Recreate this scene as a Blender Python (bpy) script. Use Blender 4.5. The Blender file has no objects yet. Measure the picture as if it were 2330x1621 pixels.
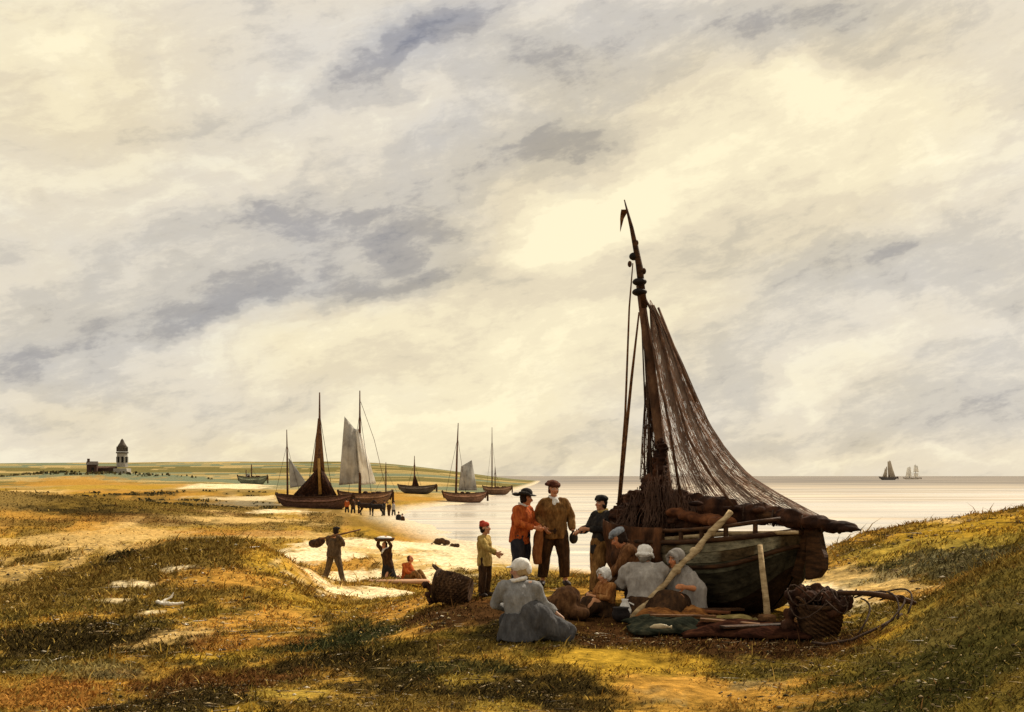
import bpy, bmesh, math, random
import numpy as np
from mathutils import Vector, Matrix, noise as mnoise

random.seed(7)
SC = bpy.context.scene
COL = SC.collection
F = 1100.0            # focal length in pixels of the 1024 wide picture
CX, HY, EYE = 512.0, 476.0, 5.0
K = 1.0 / 2.2422

# ------------------------------------------------------------------ camera
cam_data = bpy.data.cameras.new('camera')
cam = bpy.data.objects.new('camera', cam_data)
COL.objects.link(cam)
cam.location = (0, 0, EYE)
cam.rotation_euler = (math.radians(90), 0, 0)
cam_data.sensor_width = 36.0
cam_data.lens = 36.0 * F / 1024.0
cam_data.shift_y = (HY - 356.0) / 1024.0
cam_data.clip_start = 0.1
cam_data.clip_end = 60000
SC.camera = cam

SUN_AZ, SUN_EL = math.radians(40), math.radians(40)

def lin(r, g, b):
    f = lambda c: (c / 255 / 12.92) if c / 255 <= .04045 else ((c / 255 + .055) / 1.055) ** 2.4
    return (f(r), f(g), f(b), 1.0)

# ------------------------------------------------------------------ sky: nishita air with broken cloud in front of it
world = bpy.data.worlds.new('World')
SC.world = world
world.use_nodes = True
NT = world.node_tree
NT.nodes.clear()
def wn(t, **kw):
    n = NT.nodes.new(t)
    for k, v in kw.items():
        setattr(n, k, v)
    return n
def wl(a, b):
    NT.links.new(a, b)
def wmath(op, a, b=None, c=None, clamp=False):
    n = wn('ShaderNodeMath', operation=op)
    n.use_clamp = clamp
    for i, v in enumerate((a, b, c)):
        if v is None:
            continue
        if isinstance(v, (int, float)):
            n.inputs[i].default_value = v
        else:
            wl(v, n.inputs[i])
    return n.outputs[0]
def wnoise(vec, scale, detail=5, rough=.55, rot=0.0, sc=(1, 1, 1), loc=(0, 0, 0)):
    m = wn('ShaderNodeMapping', vector_type='TEXTURE')
    m.inputs['Location'].default_value = loc
    m.inputs['Rotation'].default_value = (0, 0, -rot)
    m.inputs['Scale'].default_value = (1 / sc[0], 1 / sc[1], 1 / sc[2])
    wl(vec, m.inputs['Vector'])
    n = wn('ShaderNodeTexNoise')
    n.inputs['Scale'].default_value = scale
    n.inputs['Detail'].default_value = detail
    n.inputs['Roughness'].default_value = rough
    wl(m.outputs[0], n.inputs['Vector'])
    return n
tc = wn('ShaderNodeTexCoord')
sep = wn('ShaderNodeSeparateXYZ')
wl(tc.outputs['Generated'], sep.inputs[0])
az = wmath('ARCTAN2', sep.outputs[0], sep.outputs[1])
el = wmath('ARCSINE', sep.outputs[2])
comb = wn('ShaderNodeCombineXYZ')
wl(az, comb.inputs[0]); wl(el, comb.inputs[1])
P0 = comb.outputs[0]
def warp(vec, scale, amt, sc=(1, 1, 1), rot=0.0, detail=4):
    n = wnoise(vec, scale, detail, .6, rot, sc)
    s = wn('ShaderNodeVectorMath', operation='SUBTRACT')
    wl(n.outputs['Color'], s.inputs[0]); s.inputs[1].default_value = (.5, .5, .5)
    m = wn('ShaderNodeVectorMath', operation='MULTIPLY')
    wl(s.outputs[0], m.inputs[0]); m.inputs[1].default_value = (amt * 1.5, amt, 0)
    a = wn('ShaderNodeVectorMath', operation='ADD')
    wl(vec, a.inputs[0]); wl(m.outputs[0], a.inputs[1])
    return a.outputs[0]
P1 = warp(P0, 4.6, .15, (1, 1.5, 1), detail=6)
P2 = warp(P0, 14.0, .05, (1, 1.8, 1))

def blob_sum(vec, base, blobs):
    """adds soft elliptical cloud masses; each is (x, y, rx, ry, tilt in degrees, amount), x and y in the 2296 wide reading of the picture"""
    acc = base
    for n_, (x, y, rx, ry, rot, amp) in enumerate(blobs):
        if n_ % 8 == 0 and not isinstance(acc, (int, float)):
            # keeps the shader evaluating the masses a few at a time
            ga = wn('ShaderNodeVectorMath', operation='MULTIPLY_ADD')
            wl(acc, ga.inputs[0]); ga.inputs[1].default_value = (1e-7, 1e-7, 1e-7); wl(vec, ga.inputs[2]); vec = ga.outputs[0]
        px, py = x * K, y * K
        a = math.atan2(px - CX, F)
        e = math.atan2(HY - py, F / math.cos(a))
        m = wn('ShaderNodeMapping', vector_type='TEXTURE')
        m.inputs['Location'].default_value = (a, e, 0)
        m.inputs['Rotation'].default_value = (0, 0, math.radians(rot))
        m.inputs['Scale'].default_value = (rx * K / F, ry * K / F, 1)
        wl(vec, m.inputs['Vector'])
        d = wn('ShaderNodeVectorMath', operation='DOT_PRODUCT')
        wl(m.outputs[0], d.inputs[0]); wl(m.outputs[0], d.inputs[1])
        p = wmath('POWER', .3679, d.outputs['Value'])
        acc = wmath('MULTIPLY_ADD', p, amp, acc)
    return acc
nz1 = wnoise(P1, 5.2, 8, .58, math.radians(-22), (1, 2.3, 1)).outputs['Fac']
nz2 = wnoise(P0, 26.0, 6, .65, math.radians(-16), (1, 3.2, 1), (3, 1, 0)).outputs['Fac']
nz3 = wnoise(P0, 120.0, 4, .7, math.radians(-6), (1, 3.0, 1), (7, 2, 0)).outputs['Fac']
base = wmath('MULTIPLY_ADD', nz1, .82, .64 - .41)
base = wmath('MULTIPLY_ADD', nz2, .44, wmath('SUBTRACT', base, .22))
base = wmath('MULTIPLY_ADD', nz3, .12, wmath('SUBTRACT', base, .06))
BRIGHT = [
 # soft light masses
 (130, 190, 330, 230, 10, .20), (420, 620, 240, 60, 8, .14), (1200, 545, 210, 85, 14, .44), (1340, 470, 150, 80, 30, .30),
 (1880, 160, 110, 75, 5, .40), (1550, 200, 330, 45, 6, .14), (1600, 360, 300, 120, 20, .20),
 (760, 775, 190, 55, 8, .34), (600, 735, 170, 40, 20, .22), (1110, 850, 330, 90, 22, .30),
 (1020, 950, 420, 60, 4, .16), (160, 920, 110, 22, 0, .18), (1980, 800, 280, 55, 28, .18),
 (2100, 300, 250, 220, 0, .10), (1500, 700, 240, 80, 16, .12), (300, 400, 260, 110, 12, .06),
 (840, 610, 90, 30, -25, .14), (2000, 1050, 500, 16, 0, .12), (500, 1010, 600, 26, 0, .10), (700,330,160,80,10,.05),
 # grey undersides
 (950, 75, 194, 67, 34, -0.269), (860, 140, 164, 48, 28, -0.154), (1020, 20, 134, 65, 30, -0.115),
 (1420, 60, 450, 113, 6, -0.230), (1880, 40, 194, 72, 0, -0.256), (1620, 110, 240, 65, 18, -0.128),
 (1000, 420, 374, 105, 22, -0.218), (60, 330, 390, 65, 24, -0.102), (360, 560, 300, 65, 24, -0.102), (300, 130, 180, 48, 24, -0.064), (60, 660, 180, 97, 20, -0.102), (700, 430, 284, 97, 26, -0.154), (1260, 330, 194, 97, 25, -0.192), (560, 480, 194, 58, 30, -0.115),
 (960, 560, 240, 80, 14, -0.230), (820, 650, 390, 88, 10, -0.218), (1000, 660, 224, 65, 8, -0.179), (520, 690, 164, 52, 12, -0.218),
 (210, 780, 390, 97, 12, -0.192), (150, 560, 344, 65, 2, -0.128), (330, 690, 300, 65, 16, -0.141),
 (650, 880, 390, 54, 10, -0.064), (100, 850, 300, 65, 6, -0.102),
 (1800, 640, 480, 67, 12, -0.166), (1500, 600, 240, 65, 10, -0.115), (1730, 760, 300, 97, 22, -0.154), (2180, 860, 284, 178, 30, -0.128),
 (1900, 960, 630, 67, 4, -0.166), (1500, 1010, 540, 35, 3, -0.102), (2200, 690, 270, 54, 20, -0.115), (1650, 880, 180, 65, 20, -0.090),
 (2100, 560, 300, 97, 10, -0.077), (250, 260, 240, 65, 20, -0.038), (480, 260, 224, 65, 22, -0.077), (500, 90, 300, 97, 0, -0.077),
]
# lit edges: the cloud field against itself a little way towards the light gives the masses their relief
sh_ = wn('ShaderNodeVectorMath', operation='ADD'); wl(P1, sh_.inputs[0]); sh_.inputs[1].default_value = (.016, .022, 0)
nzs = wnoise(sh_.outputs[0], 5.2, 8, .58, math.radians(-22), (1, 2.3, 1)).outputs['Fac']
base = wmath('MULTIPLY_ADD', wmath('SUBTRACT', nz1, nzs), .55, base)
val = blob_sum(P1, base, BRIGHT)
BLUE = [ (500, 330, 260, 90, 24, .30), (300, 600, 260, 80, 20, .30), (700, 560, 160, 60, 20, .25), (650, 180, 200, 60, 20, .3),
 (950, 75, 150, 60, 34, .85), (800, 60, 220, 80, 10, .35), (1000, 265, 130, 50, 20, .55), (1150, 130, 150, 60, 0, .40), (530, 690, 190, 60, 12, .65),
 (180, 780, 300, 70, 6, .40), (1450, 60, 300, 60, 0, .35), (1880, 40, 150, 50, 0, .45), (1900, 610, 260, 60, 6, .35), (830, 640, 260, 60, 10, .25),
 (1290, 270, 100, 50, 10, .35), (150, 560, 240, 60, 0, .25), (1280, 430, 40, 20, 20, .4),
]
blue = blob_sum(P2, wmath('MULTIPLY', val, 1e-6), BLUE)
blue = wmath('MULTIPLY', blue, wmath('MULTIPLY_ADD', nz2, 1.2, .0), clamp=True)
ramp = wn('ShaderNodeValToRGB')
cr = ramp.color_ramp
cr.interpolation = 'EASE'
stops = [(0.0, lin(138, 137, 143)), (.22, lin(172, 168, 167)), (.42, lin(206, 200, 192)), (.62, lin(228, 220, 207)), (.82, lin(243, 236, 219)), (1.0, lin(255, 249, 230))]
while len(cr.elements) < len(stops):
    cr.elements.new(.5)
for e_, (p_, c_) in zip(cr.elements, stops):
    e_.position = p_; e_.color = c_
wl(val, ramp.inputs[0])
# warm and pinkish drift of hue through the cloud
hue = wnoise(P1, 4.0, 5, .6, 0, (1, 1.7, 1), (9, 4, 0)).outputs['Fac']
WARM = [(1300, 520, 420, 240, 14, .70), (1850, 280, 440, 250, 8, .70), (760, 770, 260, 90, 8, .45), (1100, 900, 560, 170, 14, .50), (130, 170, 360, 280, 0, .50), (160, 920, 160, 50, 0, .4), (1700, 1040, 800, 60, 0, .35), (500, 1010, 600, 60, 0, .30), (2000, 780, 300, 80, 25, .25)]
hue = wmath('MULTIPLY_ADD', hue, 1.1, blob_sum(P2, wmath('MULTIPLY_ADD', blue, 1e-6, -.24), WARM))
hr = wn('ShaderNodeMapRange'); hr.inputs[1].default_value = .05; hr.inputs[2].default_value = .85
wl(hue, hr.inputs[0])
mixw = wn('ShaderNodeMix', data_type='RGBA', blend_type='MULTIPLY')
wl(hr.outputs[0], mixw.inputs[0]); wl(ramp.outputs[0], mixw.inputs[6]); mixw.inputs[7].default_value = (1.0, .935, .76, 1)
mixb = wn('ShaderNodeMix', data_type='RGBA', blend_type='MULTIPLY')
wl(blue, mixb.inputs[0]); wl(mixw.outputs[2], mixb.inputs[6]); mixb.inputs[7].default_value = (.85, .91, 1.05, 1)
# the unseen sky behind the camera is dimmed to deepen contrast on the figures
lw = wn('ShaderNodeMapRange'); lw.interpolation_type = 'SMOOTHSTEP'; lw.inputs[1].default_value = -.45; lw.inputs[2].default_value = .60; lw.inputs[3].default_value = .86; lw.inputs[4].default_value = 1.0
wl(sep.outputs[1], lw.inputs[0])
bgc = wn('ShaderNodeBackground'); wl(mixb.outputs[2], bgc.inputs[0]); wl(lw.outputs[0], bgc.inputs[1])
sky = wn('ShaderNodeTexSky', sky_type='NISHITA')
sky.sun_disc = False
sky.sun_elevation = SUN_EL
sky.sun_rotation = SUN_AZ
bgs = wn('ShaderNodeBackground'); wl(sky.outputs[0], bgs.inputs[0]); bgs.inputs[1].default_value = .06
mixs = wn('ShaderNodeMixShader'); mixs.inputs[0].default_value = .93
wl(bgs.outputs[0], mixs.inputs[1]); wl(bgc.outputs[0], mixs.inputs[2])
out = wn('ShaderNodeOutputWorld'); wl(mixs.outputs[0], out.inputs[0])

# ------------------------------------------------------------------ sun, low over the water and to the right, softened by thin cloud
sun_d = bpy.data.lights.new('sun', 'SUN')
sun_d.energy = 5.0
sun_d.angle = math.radians(2.5)
sun_d.color = (1.0, .88, .70)
sun = bpy.data.objects.new('sun', sun_d)
COL.objects.link(sun)
sdir = Vector((math.sin(SUN_AZ) * math.cos(SUN_EL), math.cos(SUN_AZ) * math.cos(SUN_EL), math.sin(SUN_EL)))
sun.rotation_euler = sdir.to_track_quat('Z', 'Y').to_euler()
sun.location = sdir * 80

SC.view_settings.view_transform = 'Standard'
SC.view_settings.look = 'None'
SC.view_settings.exposure = 0.12
SC.view_settings.gamma = 1.0
SC.view_settings.use_curve_mapping = False
SC.cycles.max_bounces = 6
SC.cycles.transparent_max_bounces = 24

# ------------------------------------------------------------------ helpers
def tag(o, label=None, cat=None, group=None, kind=None):
    if label: o['label'] = label
    if cat: o['category'] = cat
    if group: o['group'] = group
    if kind: o['kind'] = kind
    return o
def empty(name, loc=(0, 0, 0), rz=0.0, scale=1.0):
    o = bpy.data.objects.new(name, None)
    COL.objects.link(o)
    o.empty_display_size = .2
    o.location = loc
    o.rotation_euler = (0, 0, rz)
    o.scale = (scale,) * 3
    return o
def link_mesh(name, me, m, parent=None, smooth=True):
    o = bpy.data.objects.new(name, me)
    COL.objects.link(o)
    if m is not None and not me.materials:
        me.materials.append(m)
    if smooth:
        me.polygons.foreach_set('use_smooth', [True] * len(me.polygons))
    if parent: o.parent = parent
    return o
def obj(name, bm, m, parent=None, smooth=True):
    me = bpy.data.meshes.new(name)
    bmesh.ops.recalc_face_normals(bm, faces=bm.faces)
    bm.to_mesh(me); bm.free()
    return link_mesh(name, me, m, parent, smooth)
def V(*a): return Vector(a)
def smooth01(a, b, x):
    t = np.clip((x - a) / (b - a), 0, 1)
    return t * t * (3 - 2 * t)

def add_tube(bm, pts, radii, seg=10, cap=True, aspect=1.0, side=None):
    """a round or oval tapering tube through pts; aspect widens it along the direction side"""
    pts = [Vector(p) for p in pts]
    if not hasattr(radii, '__len__'): radii = [radii] * len(pts)
    if not hasattr(aspect, '__len__'): aspect = [aspect] * len(pts)
    rings = []
    prev = None
    for i, p in enumerate(pts):
        a = pts[max(0, i - 1)]; b = pts[min(len(pts) - 1, i + 1)]
        t = (b - a)
        t = t.normalized() if t.length > 1e-9 else Vector((0, 0, 1))
        if side is not None:
            s = Vector(side); s = s - t * s.dot(t)
        elif prev is not None:
            s = prev - t * prev.dot(t)
        else:
            h = Vector((0, 0, 1)) if abs(t.z) < .9 else Vector((1, 0, 0))
            s = h.cross(t)
        s.normalize(); prev = s
        u = t.cross(s)
        r = radii[i]
        rings.append([bm.verts.new(p + s * (math.cos(2 * math.pi * k / seg) * r * aspect[i]) + u * (math.sin(2 * math.pi * k / seg) * r)) for k in range(seg)])
    for i in range(len(rings) - 1):
        for k in range(seg):
            bm.faces.new((rings[i][k], rings[i][(k + 1) % seg], rings[i + 1][(k + 1) % seg], rings[i + 1][k]))
    if cap:
        bm.faces.new(rings[0][::-1]); bm.faces.new(rings[-1])
def add_ell(bm, c, r, rot=None, seg=14, rings=9):
    """an ellipsoid; rot is a 3x3 whose columns are its axes"""
    M = Matrix.Translation(Vector(c)) @ ((rot or Matrix.Identity(3)).to_4x4()) @ Matrix.Diagonal((*r, 1.0))
    bmesh.ops.create_uvsphere(bm, u_segments=seg, v_segments=rings, radius=1.0, matrix=M)
def add_box(bm, c, s, rot=None, bev=0.0):
    M = Matrix.Translation(Vector(c)) @ ((rot or Matrix.Identity(3)).to_4x4()) @ Matrix.Diagonal((*s, 1.0))
    r = bmesh.ops.create_cube(bm, size=1.0, matrix=M)
    if bev > 0:
        vs = r['verts']
        es = list({e for v in vs for e in v.link_edges})
        bmesh.ops.bevel(bm, geom=es, offset=bev, segments=1, affect='EDGES', profile=.5)
def axes(x, up=(0, 0, 1)):
    x = Vector(x).normalized(); up = Vector(up)
    z = (up - x * up.dot(x)).normalized(); y = z.cross(x)
    return Matrix((x, y, z)).transposed()
def sag(a, b, s, n=12):
    a, b = Vector(a), Vector(b)
    return [a.lerp(b, i / n) + Vector((0, 0, -s * 4 * (i / n) * (1 - i / n))) for i in range(n + 1)]
def sheet(fn, nu, nv, thick):
    """a thin closed cloth: fn(u, v) -> point, with real thickness"""
    bm = bmesh.new()
    P = [[Vector(fn(i / nu, j / nv)) for j in range(nv + 1)] for i in range(nu + 1)]
    A, B = [], []
    for i in range(nu + 1):
        ra, rb = [], []
        for j in range(nv + 1):
            du = P[min(nu, i + 1)][j] - P[max(0, i - 1)][j]
            dv = P[i][min(nv, j + 1)] - P[i][max(0, j - 1)]
            n = du.cross(dv)
            n = n.normalized() if n.length > 1e-9 else Vector((0, 1, 0))
            ra.append(bm.verts.new(P[i][j] + n * thick / 2)); rb.append(bm.verts.new(P[i][j] - n * thick / 2))
        A.append(ra); B.append(rb)
    for i in range(nu):
        for j in range(nv):
            bm.faces.new((A[i][j], A[i + 1][j], A[i + 1][j + 1], A[i][j + 1]))
            bm.faces.new((B[i][j], B[i][j + 1], B[i + 1][j + 1], B[i + 1][j]))
    for i in range(nu):
        bm.faces.new((A[i][0], B[i][0], B[i + 1][0], A[i + 1][0])); bm.faces.new((A[i][nv], A[i + 1][nv], B[i + 1][nv], B[i][nv]))
    for j in range(nv):
        bm.faces.new((A[0][j], A[0][j + 1], B[0][j + 1], B[0][j])); bm.faces.new((A[nu][j], B[nu][j], B[nu][j + 1], A[nu][j + 1]))
    return bm
def fused(name, bm, m, parent, voxel=.012, smooth_it=4, fold=0.0, fscale=9.0, fstretch=(1, 1, .5), seed=0, paint=None, folds=None):
    """unites the overlapping volumes of bm into one continuous skin and ruffles it"""
    me = bpy.data.meshes.new('tmp'); bm.to_mesh(me); bm.free()
    ob = bpy.data.objects.new('tmp', me); COL.objects.link(ob)
    md = ob.modifiers.new('r', 'REMESH'); md.mode = 'VOXEL'; md.voxel_size = voxel
    if smooth_it:
        s = ob.modifiers.new('s', 'SMOOTH'); s.iterations = smooth_it; s.factor = .5
    dg = bpy.context.evaluated_depsgraph_get()
    res = bpy.data.meshes.new_from_object(ob.evaluated_get(dg))
    bpy.data.objects.remove(ob); bpy.data.meshes.remove(me)
    res.name = name
    n = len(res.vertices)
    if fold > 0 and n:
        co = np.empty(n * 3, 'f'); res.vertices.foreach_get('co', co); co = co.reshape(-1, 3)
        no = np.empty(n * 3, 'f'); res.vertices.foreach_get('normal', no); no = no.reshape(-1, 3)
        q = co * np.array(fstretch, 'f') * fscale + seed * 3.17
        d = fbm3(q, 3) - .5
        ridge = 1 - np.abs(2 * fbm3(q * .6 + 11.3, 2) - 1) * 2
        co += no * ((d * 1.6 + ridge * .5 - .3) * fold)[:, None]
        res.vertices.foreach_set('co', co.ravel())
    if paint is not None and n:
        co = np.empty(n * 3, 'f'); res.vertices.foreach_get('co', co); co = co.reshape(-1, 3)
        col, co2 = paint(co)
        if co2 is not None: res.vertices.foreach_set('co', co2.astype('f').ravel())
        at = res.color_attributes.new('Col', 'FLOAT_COLOR', 'POINT')
        at.data.foreach_set('color', np.concatenate([col, np.ones((n, 1))], 1).astype('f').ravel())
    res.update()
    return link_mesh(name, res, m, parent)

# value noise in numpy, used for land form, plant cover and cloth folds
def _h(ix, iy, iz=0):
    n = (ix.astype(np.int64) * 374761393 + iy.astype(np.int64) * 668265263 + (iz.astype(np.int64) if hasattr(iz, 'astype') else iz) * 2147483647 // 3) & 0x7fffffff
    n = ((n ^ (n >> 13)) * 1274126177) & 0x7fffffff
    n = ((n ^ (n >> 15)) * 668265263) & 0x7fffffff
    return ((n ^ (n >> 16)) & 0xffff) / 65535.0
def vn2(x, y):
    ix, iy = np.floor(x), np.floor(y); fx, fy = x - ix, y - iy
    fx = fx * fx * (3 - 2 * fx); fy = fy * fy * (3 - 2 * fy)
    a, b, c, d = _h(ix, iy), _h(ix + 1, iy), _h(ix, iy + 1), _h(ix + 1, iy + 1)
    return (a * (1 - fx) + b * fx) * (1 - fy) + (c * (1 - fx) + d * fx) * fy
def fbm2(x, y, o=4, s=0.0):
    r, a, t = 0, 1.0, 0
    for i in range(o):
        r = r + a * vn2(x * 2 ** i + s + 17.3 * i, y * 2 ** i - s + 9.1 * i); t += a; a *= .5
    return r / t
def vn3(p):
    i = np.floor(p); f = p - i; f = f * f * (3 - 2 * f)
    r = 0
    for dx in (0, 1):
        for dy in (0, 1):
            for dz in (0, 1):
                w = (f[:, 0] if dx else 1 - f[:, 0]) * (f[:, 1] if dy else 1 - f[:, 1]) * (f[:, 2] if dz else 1 - f[:, 2])
                r = r + w * _h(i[:, 0] + dx, i[:, 1] + dy, i[:, 2] + dz)
    return r
def fbm3(p, o=3):
    r, a, t = 0, 1.0, 0
    for k in range(o):
        r = r + a * vn3(p * 2 ** k + 5.7 * k); t += a; a *= .5
    return r / t

# ------------------------------------------------------------------ materials
def mat(name, cols, scale=6.0, rough=.85, bump=.4, bscale=40.0, stretch=(1, 1, 1), metal=0.0, detail=5, spec=.10):
    m = bpy.data.materials.new(name); m.use_nodes = True
    t = m.node_tree; b = t.nodes['Principled BSDF']
    b.inputs['Roughness'].default_value = rough; b.inputs['Metallic'].default_value = metal
    tcn = t.nodes.new('ShaderNodeTexCoord'); mp = t.nodes.new('ShaderNodeMapping'); mp.inputs['Scale'].default_value = stretch
    t.links.new(tcn.outputs['Object'], mp.inputs[0])
    n = t.nodes.new('ShaderNodeTexNoise'); n.inputs['Scale'].default_value = scale; n.inputs['Detail'].default_value = detail; n.inputs['Roughness'].default_value = .65
    t.links.new(mp.outputs[0], n.inputs['Vector'])
    r = t.nodes.new('ShaderNodeValToRGB'); e = r.color_ramp.elements
    while len(e) < len(cols): e.new(.5)
    for i, c in enumerate(cols):
        e[i].position = .32 + .36 * i / max(1, len(cols) - 1); e[i].color = c if len(c) == 4 else (*c, 1)
    t.links.new(n.outputs['Fac'], r.inputs[0]); t.links.new(r.outputs[0], b.inputs['Base Color'])
    n2 = t.nodes.new('ShaderNodeTexNoise'); n2.inputs['Scale'].default_value = bscale; n2.inputs['Detail'].default_value = 4
    t.links.new(mp.outputs[0], n2.inputs['Vector'])
    bu = t.nodes.new('ShaderNodeBump'); bu.inputs['Strength'].default_value = bump; bu.inputs['Distance'].default_value = .02
    t.links.new(n2.outputs['Fac'], bu.inputs['Height']); t.links.new(bu.outputs[0], b.inputs['Normal'])
    b.inputs['Specular IOR Level'].default_value = spec
    return m
def attr_mat(name, rough=.9, scale=20.0, amt=.5, bump=.5, bscale=60.0, spec=.15, stretch=(1, 1, 1), bdist=.02, dab=0):
    m = bpy.data.materials.new(name); m.use_nodes = True
    t = m.node_tree; b = t.nodes['Principled BSDF']
    b.inputs['Roughness'].default_value = rough; b.inputs['Specular IOR Level'].default_value = spec
    a = t.nodes.new('ShaderNodeVertexColor'); a.layer_name = 'Col'
    tcn = t.nodes.new('ShaderNodeTexCoord'); mp = t.nodes.new('ShaderNodeMapping'); mp.inputs['Scale'].default_value = stretch
    t.links.new(tcn.outputs['Object'], mp.inputs[0])
    n = t.nodes.new('ShaderNodeTexNoise'); n.inputs['Scale'].default_value = scale; n.inputs['Detail'].default_value = 6; n.inputs['Roughness'].default_value = .7
    t.links.new(mp.outputs[0], n.inputs['Vector'])
    mr = t.nodes.new('ShaderNodeMapRange'); mr.inputs[1].default_value = .3; mr.inputs[2].default_value = .7; mr.inputs[3].default_value = 1 - amt; mr.inputs[4].default_value = 1 + amt
    t.links.new(n.outputs['Fac'], mr.inputs[0])
    mx = t.nodes.new('ShaderNodeVectorMath'); mx.operation = 'SCALE'
    t.links.new(a.outputs[0], mx.inputs[0]); t.links.new(mr.outputs[0], mx.inputs['Scale'])
    last = mx.outputs[0]
    if dab > 0:      # small dabs of lichen, straw and bare earth
        n3 = t.nodes.new('ShaderNodeTexNoise'); n3.inputs['Scale'].default_value = 3.2; n3.inputs['Detail'].default_value = 8; n3.inputs['Roughness'].default_value = .75; n3.inputs['Distortion'].default_value = .8
        t.links.new(mp.outputs[0], n3.inputs['Vector'])
        r3 = t.nodes.new('ShaderNodeValToRGB'); e = r3.color_ramp.elements
        for p_, c_ in ((.36, (.42, .45, .50, 1)), (.47, (.95, .92, .85, 1)), (.54, (1.0, 1.0, 1.0, 1)), (.66, (1.55, 1.45, 1.25, 1))):
            q = e[0] if p_ == .36 else (e[1] if p_ == .47 else e.new(p_)); q.position = p_; q.color = c_
        t.links.new(n3.outputs['Fac'], r3.inputs[0])
        m3 = t.nodes.new('ShaderNodeVectorMath'); m3.operation = 'MULTIPLY'
        t.links.new(last, m3.inputs[0]); t.links.new(r3.outputs[0], m3.inputs[1]); last = m3.outputs[0]
    t.links.new(last, b.inputs['Base Color'])
    n2 = t.nodes.new('ShaderNodeTexNoise'); n2.inputs['Scale'].default_value = bscale; n2.inputs['Detail'].default_value = 5; n2.inputs['Roughness'].default_value = .7
    t.links.new(mp.outputs[0], n2.inputs['Vector'])
    bu = t.nodes.new('ShaderNodeBump'); bu.inputs['Strength'].default_value = bump; bu.inputs['Distance'].default_value = bdist
    t.links.new(n2.outputs['Fac'], bu.inputs['Height']); t.links.new(bu.outputs[0], b.inputs['Normal'])
    return m

# ------------------------------------------------------------------ the land
SHORE = np.array([(400, 30), (150, 42), (60, 45), (20, 50), (6.4, 55), (2.7, 61), (-1.6, 78), (-5.8, 96), (-11, 118), (-14.5, 141), (-13.5, 170), (-9, 205),
                  (-6, 255), (-4, 310), (3, 420), (15, 700), (28, 1100), (10, 1600), (-4000, 1700), (-4000, -400), (4000, -400), (4000, 20)], float)
def shore_sd(x, y):
    d2 = np.full(x.shape, 1e18); ins = np.zeros(x.shape, bool)
    n = len(SHORE)
    for i in range(n):
        ax, ay = SHORE[i]; bx, by = SHORE[(i + 1) % n]
        ex, ey = bx - ax, by - ay
        t = np.clip(((x - ax) * ex + (y - ay) * ey) / (ex * ex + ey * ey), 0, 1)
        d2 = np.minimum(d2, (x - ax - t * ex) ** 2 + (y - ay - t * ey) ** 2)
        c = ((ay > y) != (by > y))
        xi = ax + (y - ay) * ex / (ey if abs(ey) > 1e-9 else 1e-9)
        ins ^= c & (x < xi)
    d = np.sqrt(d2)
    return np.where(ins, d, -d)
def far_land(x, y):
    sd = shore_sd(x, y) + (fbm2(x / 9, y / 9, 3) - .5) * 5 * smooth01(30, 60, y)
    z = np.where(sd > 0, 2.4 * (1 - np.exp(-np.maximum(sd, 0) / 28)), .05 * sd)
    z = np.maximum(z, -1.5)
    land = smooth01(6, 45, sd)
    a = x / np.maximum(y, 1.0) * F + CX
    z += land * smooth01(45, 90, y) * (1 - smooth01(300, 500, y)) * 1.9 * (fbm2(x / 17, y / 26, 4) - .5)
    # broad dunes on the far left and the long ridge on the skyline
    z += 1.5 * np.exp(-((x + 41) / 20) ** 2 - ((y - 108) / 16) ** 2) * land
    z += 0.9 * np.exp(-((x + 18) / 5) ** 2 - ((y - 96) / 9) ** 2) * land
    z += 4.0 * np.exp(-((x + 132) / 42) ** 2 - ((y - 352) / 42) ** 2)
    ridge = smooth01(480, 1050, y) * (1 - smooth01(330, 545, a))
    z += ridge * (15.5 + 5 * (fbm2(x / 130, y / 200, 3) - .5)) * smooth01(0, 60, sd)
    z += 1.7 * smooth01(250, 700, y) * np.exp(-((a - 420) / 70) ** 2) * land
    return z
TP = []
def tp(d, **kw):
    for k, v in kw.items():
        TP.append((float(k[1:].replace('m', '-')), d, v))
tp(3, pm400=3.25, p0=3.25, p290=3.25, p540=3.25, p800=3.25, p1024=3.3, p1400=3.4)
tp(5.5, pm400=3.3, p0=3.3, p290=3.28, p540=3.25, p800=3.27, p1024=3.5, p1400=3.8)
tp(8, pm400=3.3, p0=3.28, p290=3.25, p540=3.22, p800=3.25, p930=3.5, p1024=3.85, p1400=4.2)
tp(11, pm400=3.25, p0=3.2, p110=3.15, p290=3.12, p388=3.18, p480=3.24, p540=3.25, p660=3.25, p800=3.25, p860=3.34, p930=3.72, p1024=4.25, p1400=4.5)
tp(15, pm400=3.1, p0=3.0, p110=2.95, p290=2.85, p331=2.85, p388=2.95, p430=3.2, p480=3.25, p600=3.25, p720=3.25, p800=3.22, p860=3.3, p930=3.55, p1024=3.95, p1400=4.5)
tp(19, pm400=3.0, p0=2.9, p110=2.95, p200=2.95, p290=2.75, p331=2.6, p388=2.72, p430=2.98, p480=3.2, p540=3.25, p600=3.25, p660=3.2, p720=3.15, p800=3.3, p860=3.66, p930=3.92, p1024=4.2, p1400=4.5)
tp(22, p0=2.85, p110=3.05, p200=3.15, p290=2.9, p331=2.45, p388=2.55, p430=2.65, p480=2.75, p540=2.85, p600=2.85, p720=2.85, p816=3.46, p860=3.8, p930=4.05, p1024=4.3, p1400=4.5)
tp(26, pm400=3, p0=2.9, p110=3.15, p200=3.45, p255=3.42, p290=3.1, p331=2.2, p388=2.2, p430=2.05, p480=1.9, p540=1.8, p600=1.8, p720=1.9, p800=2.4, p860=2.8, p1024=3.3, p1400=4.0)
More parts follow.
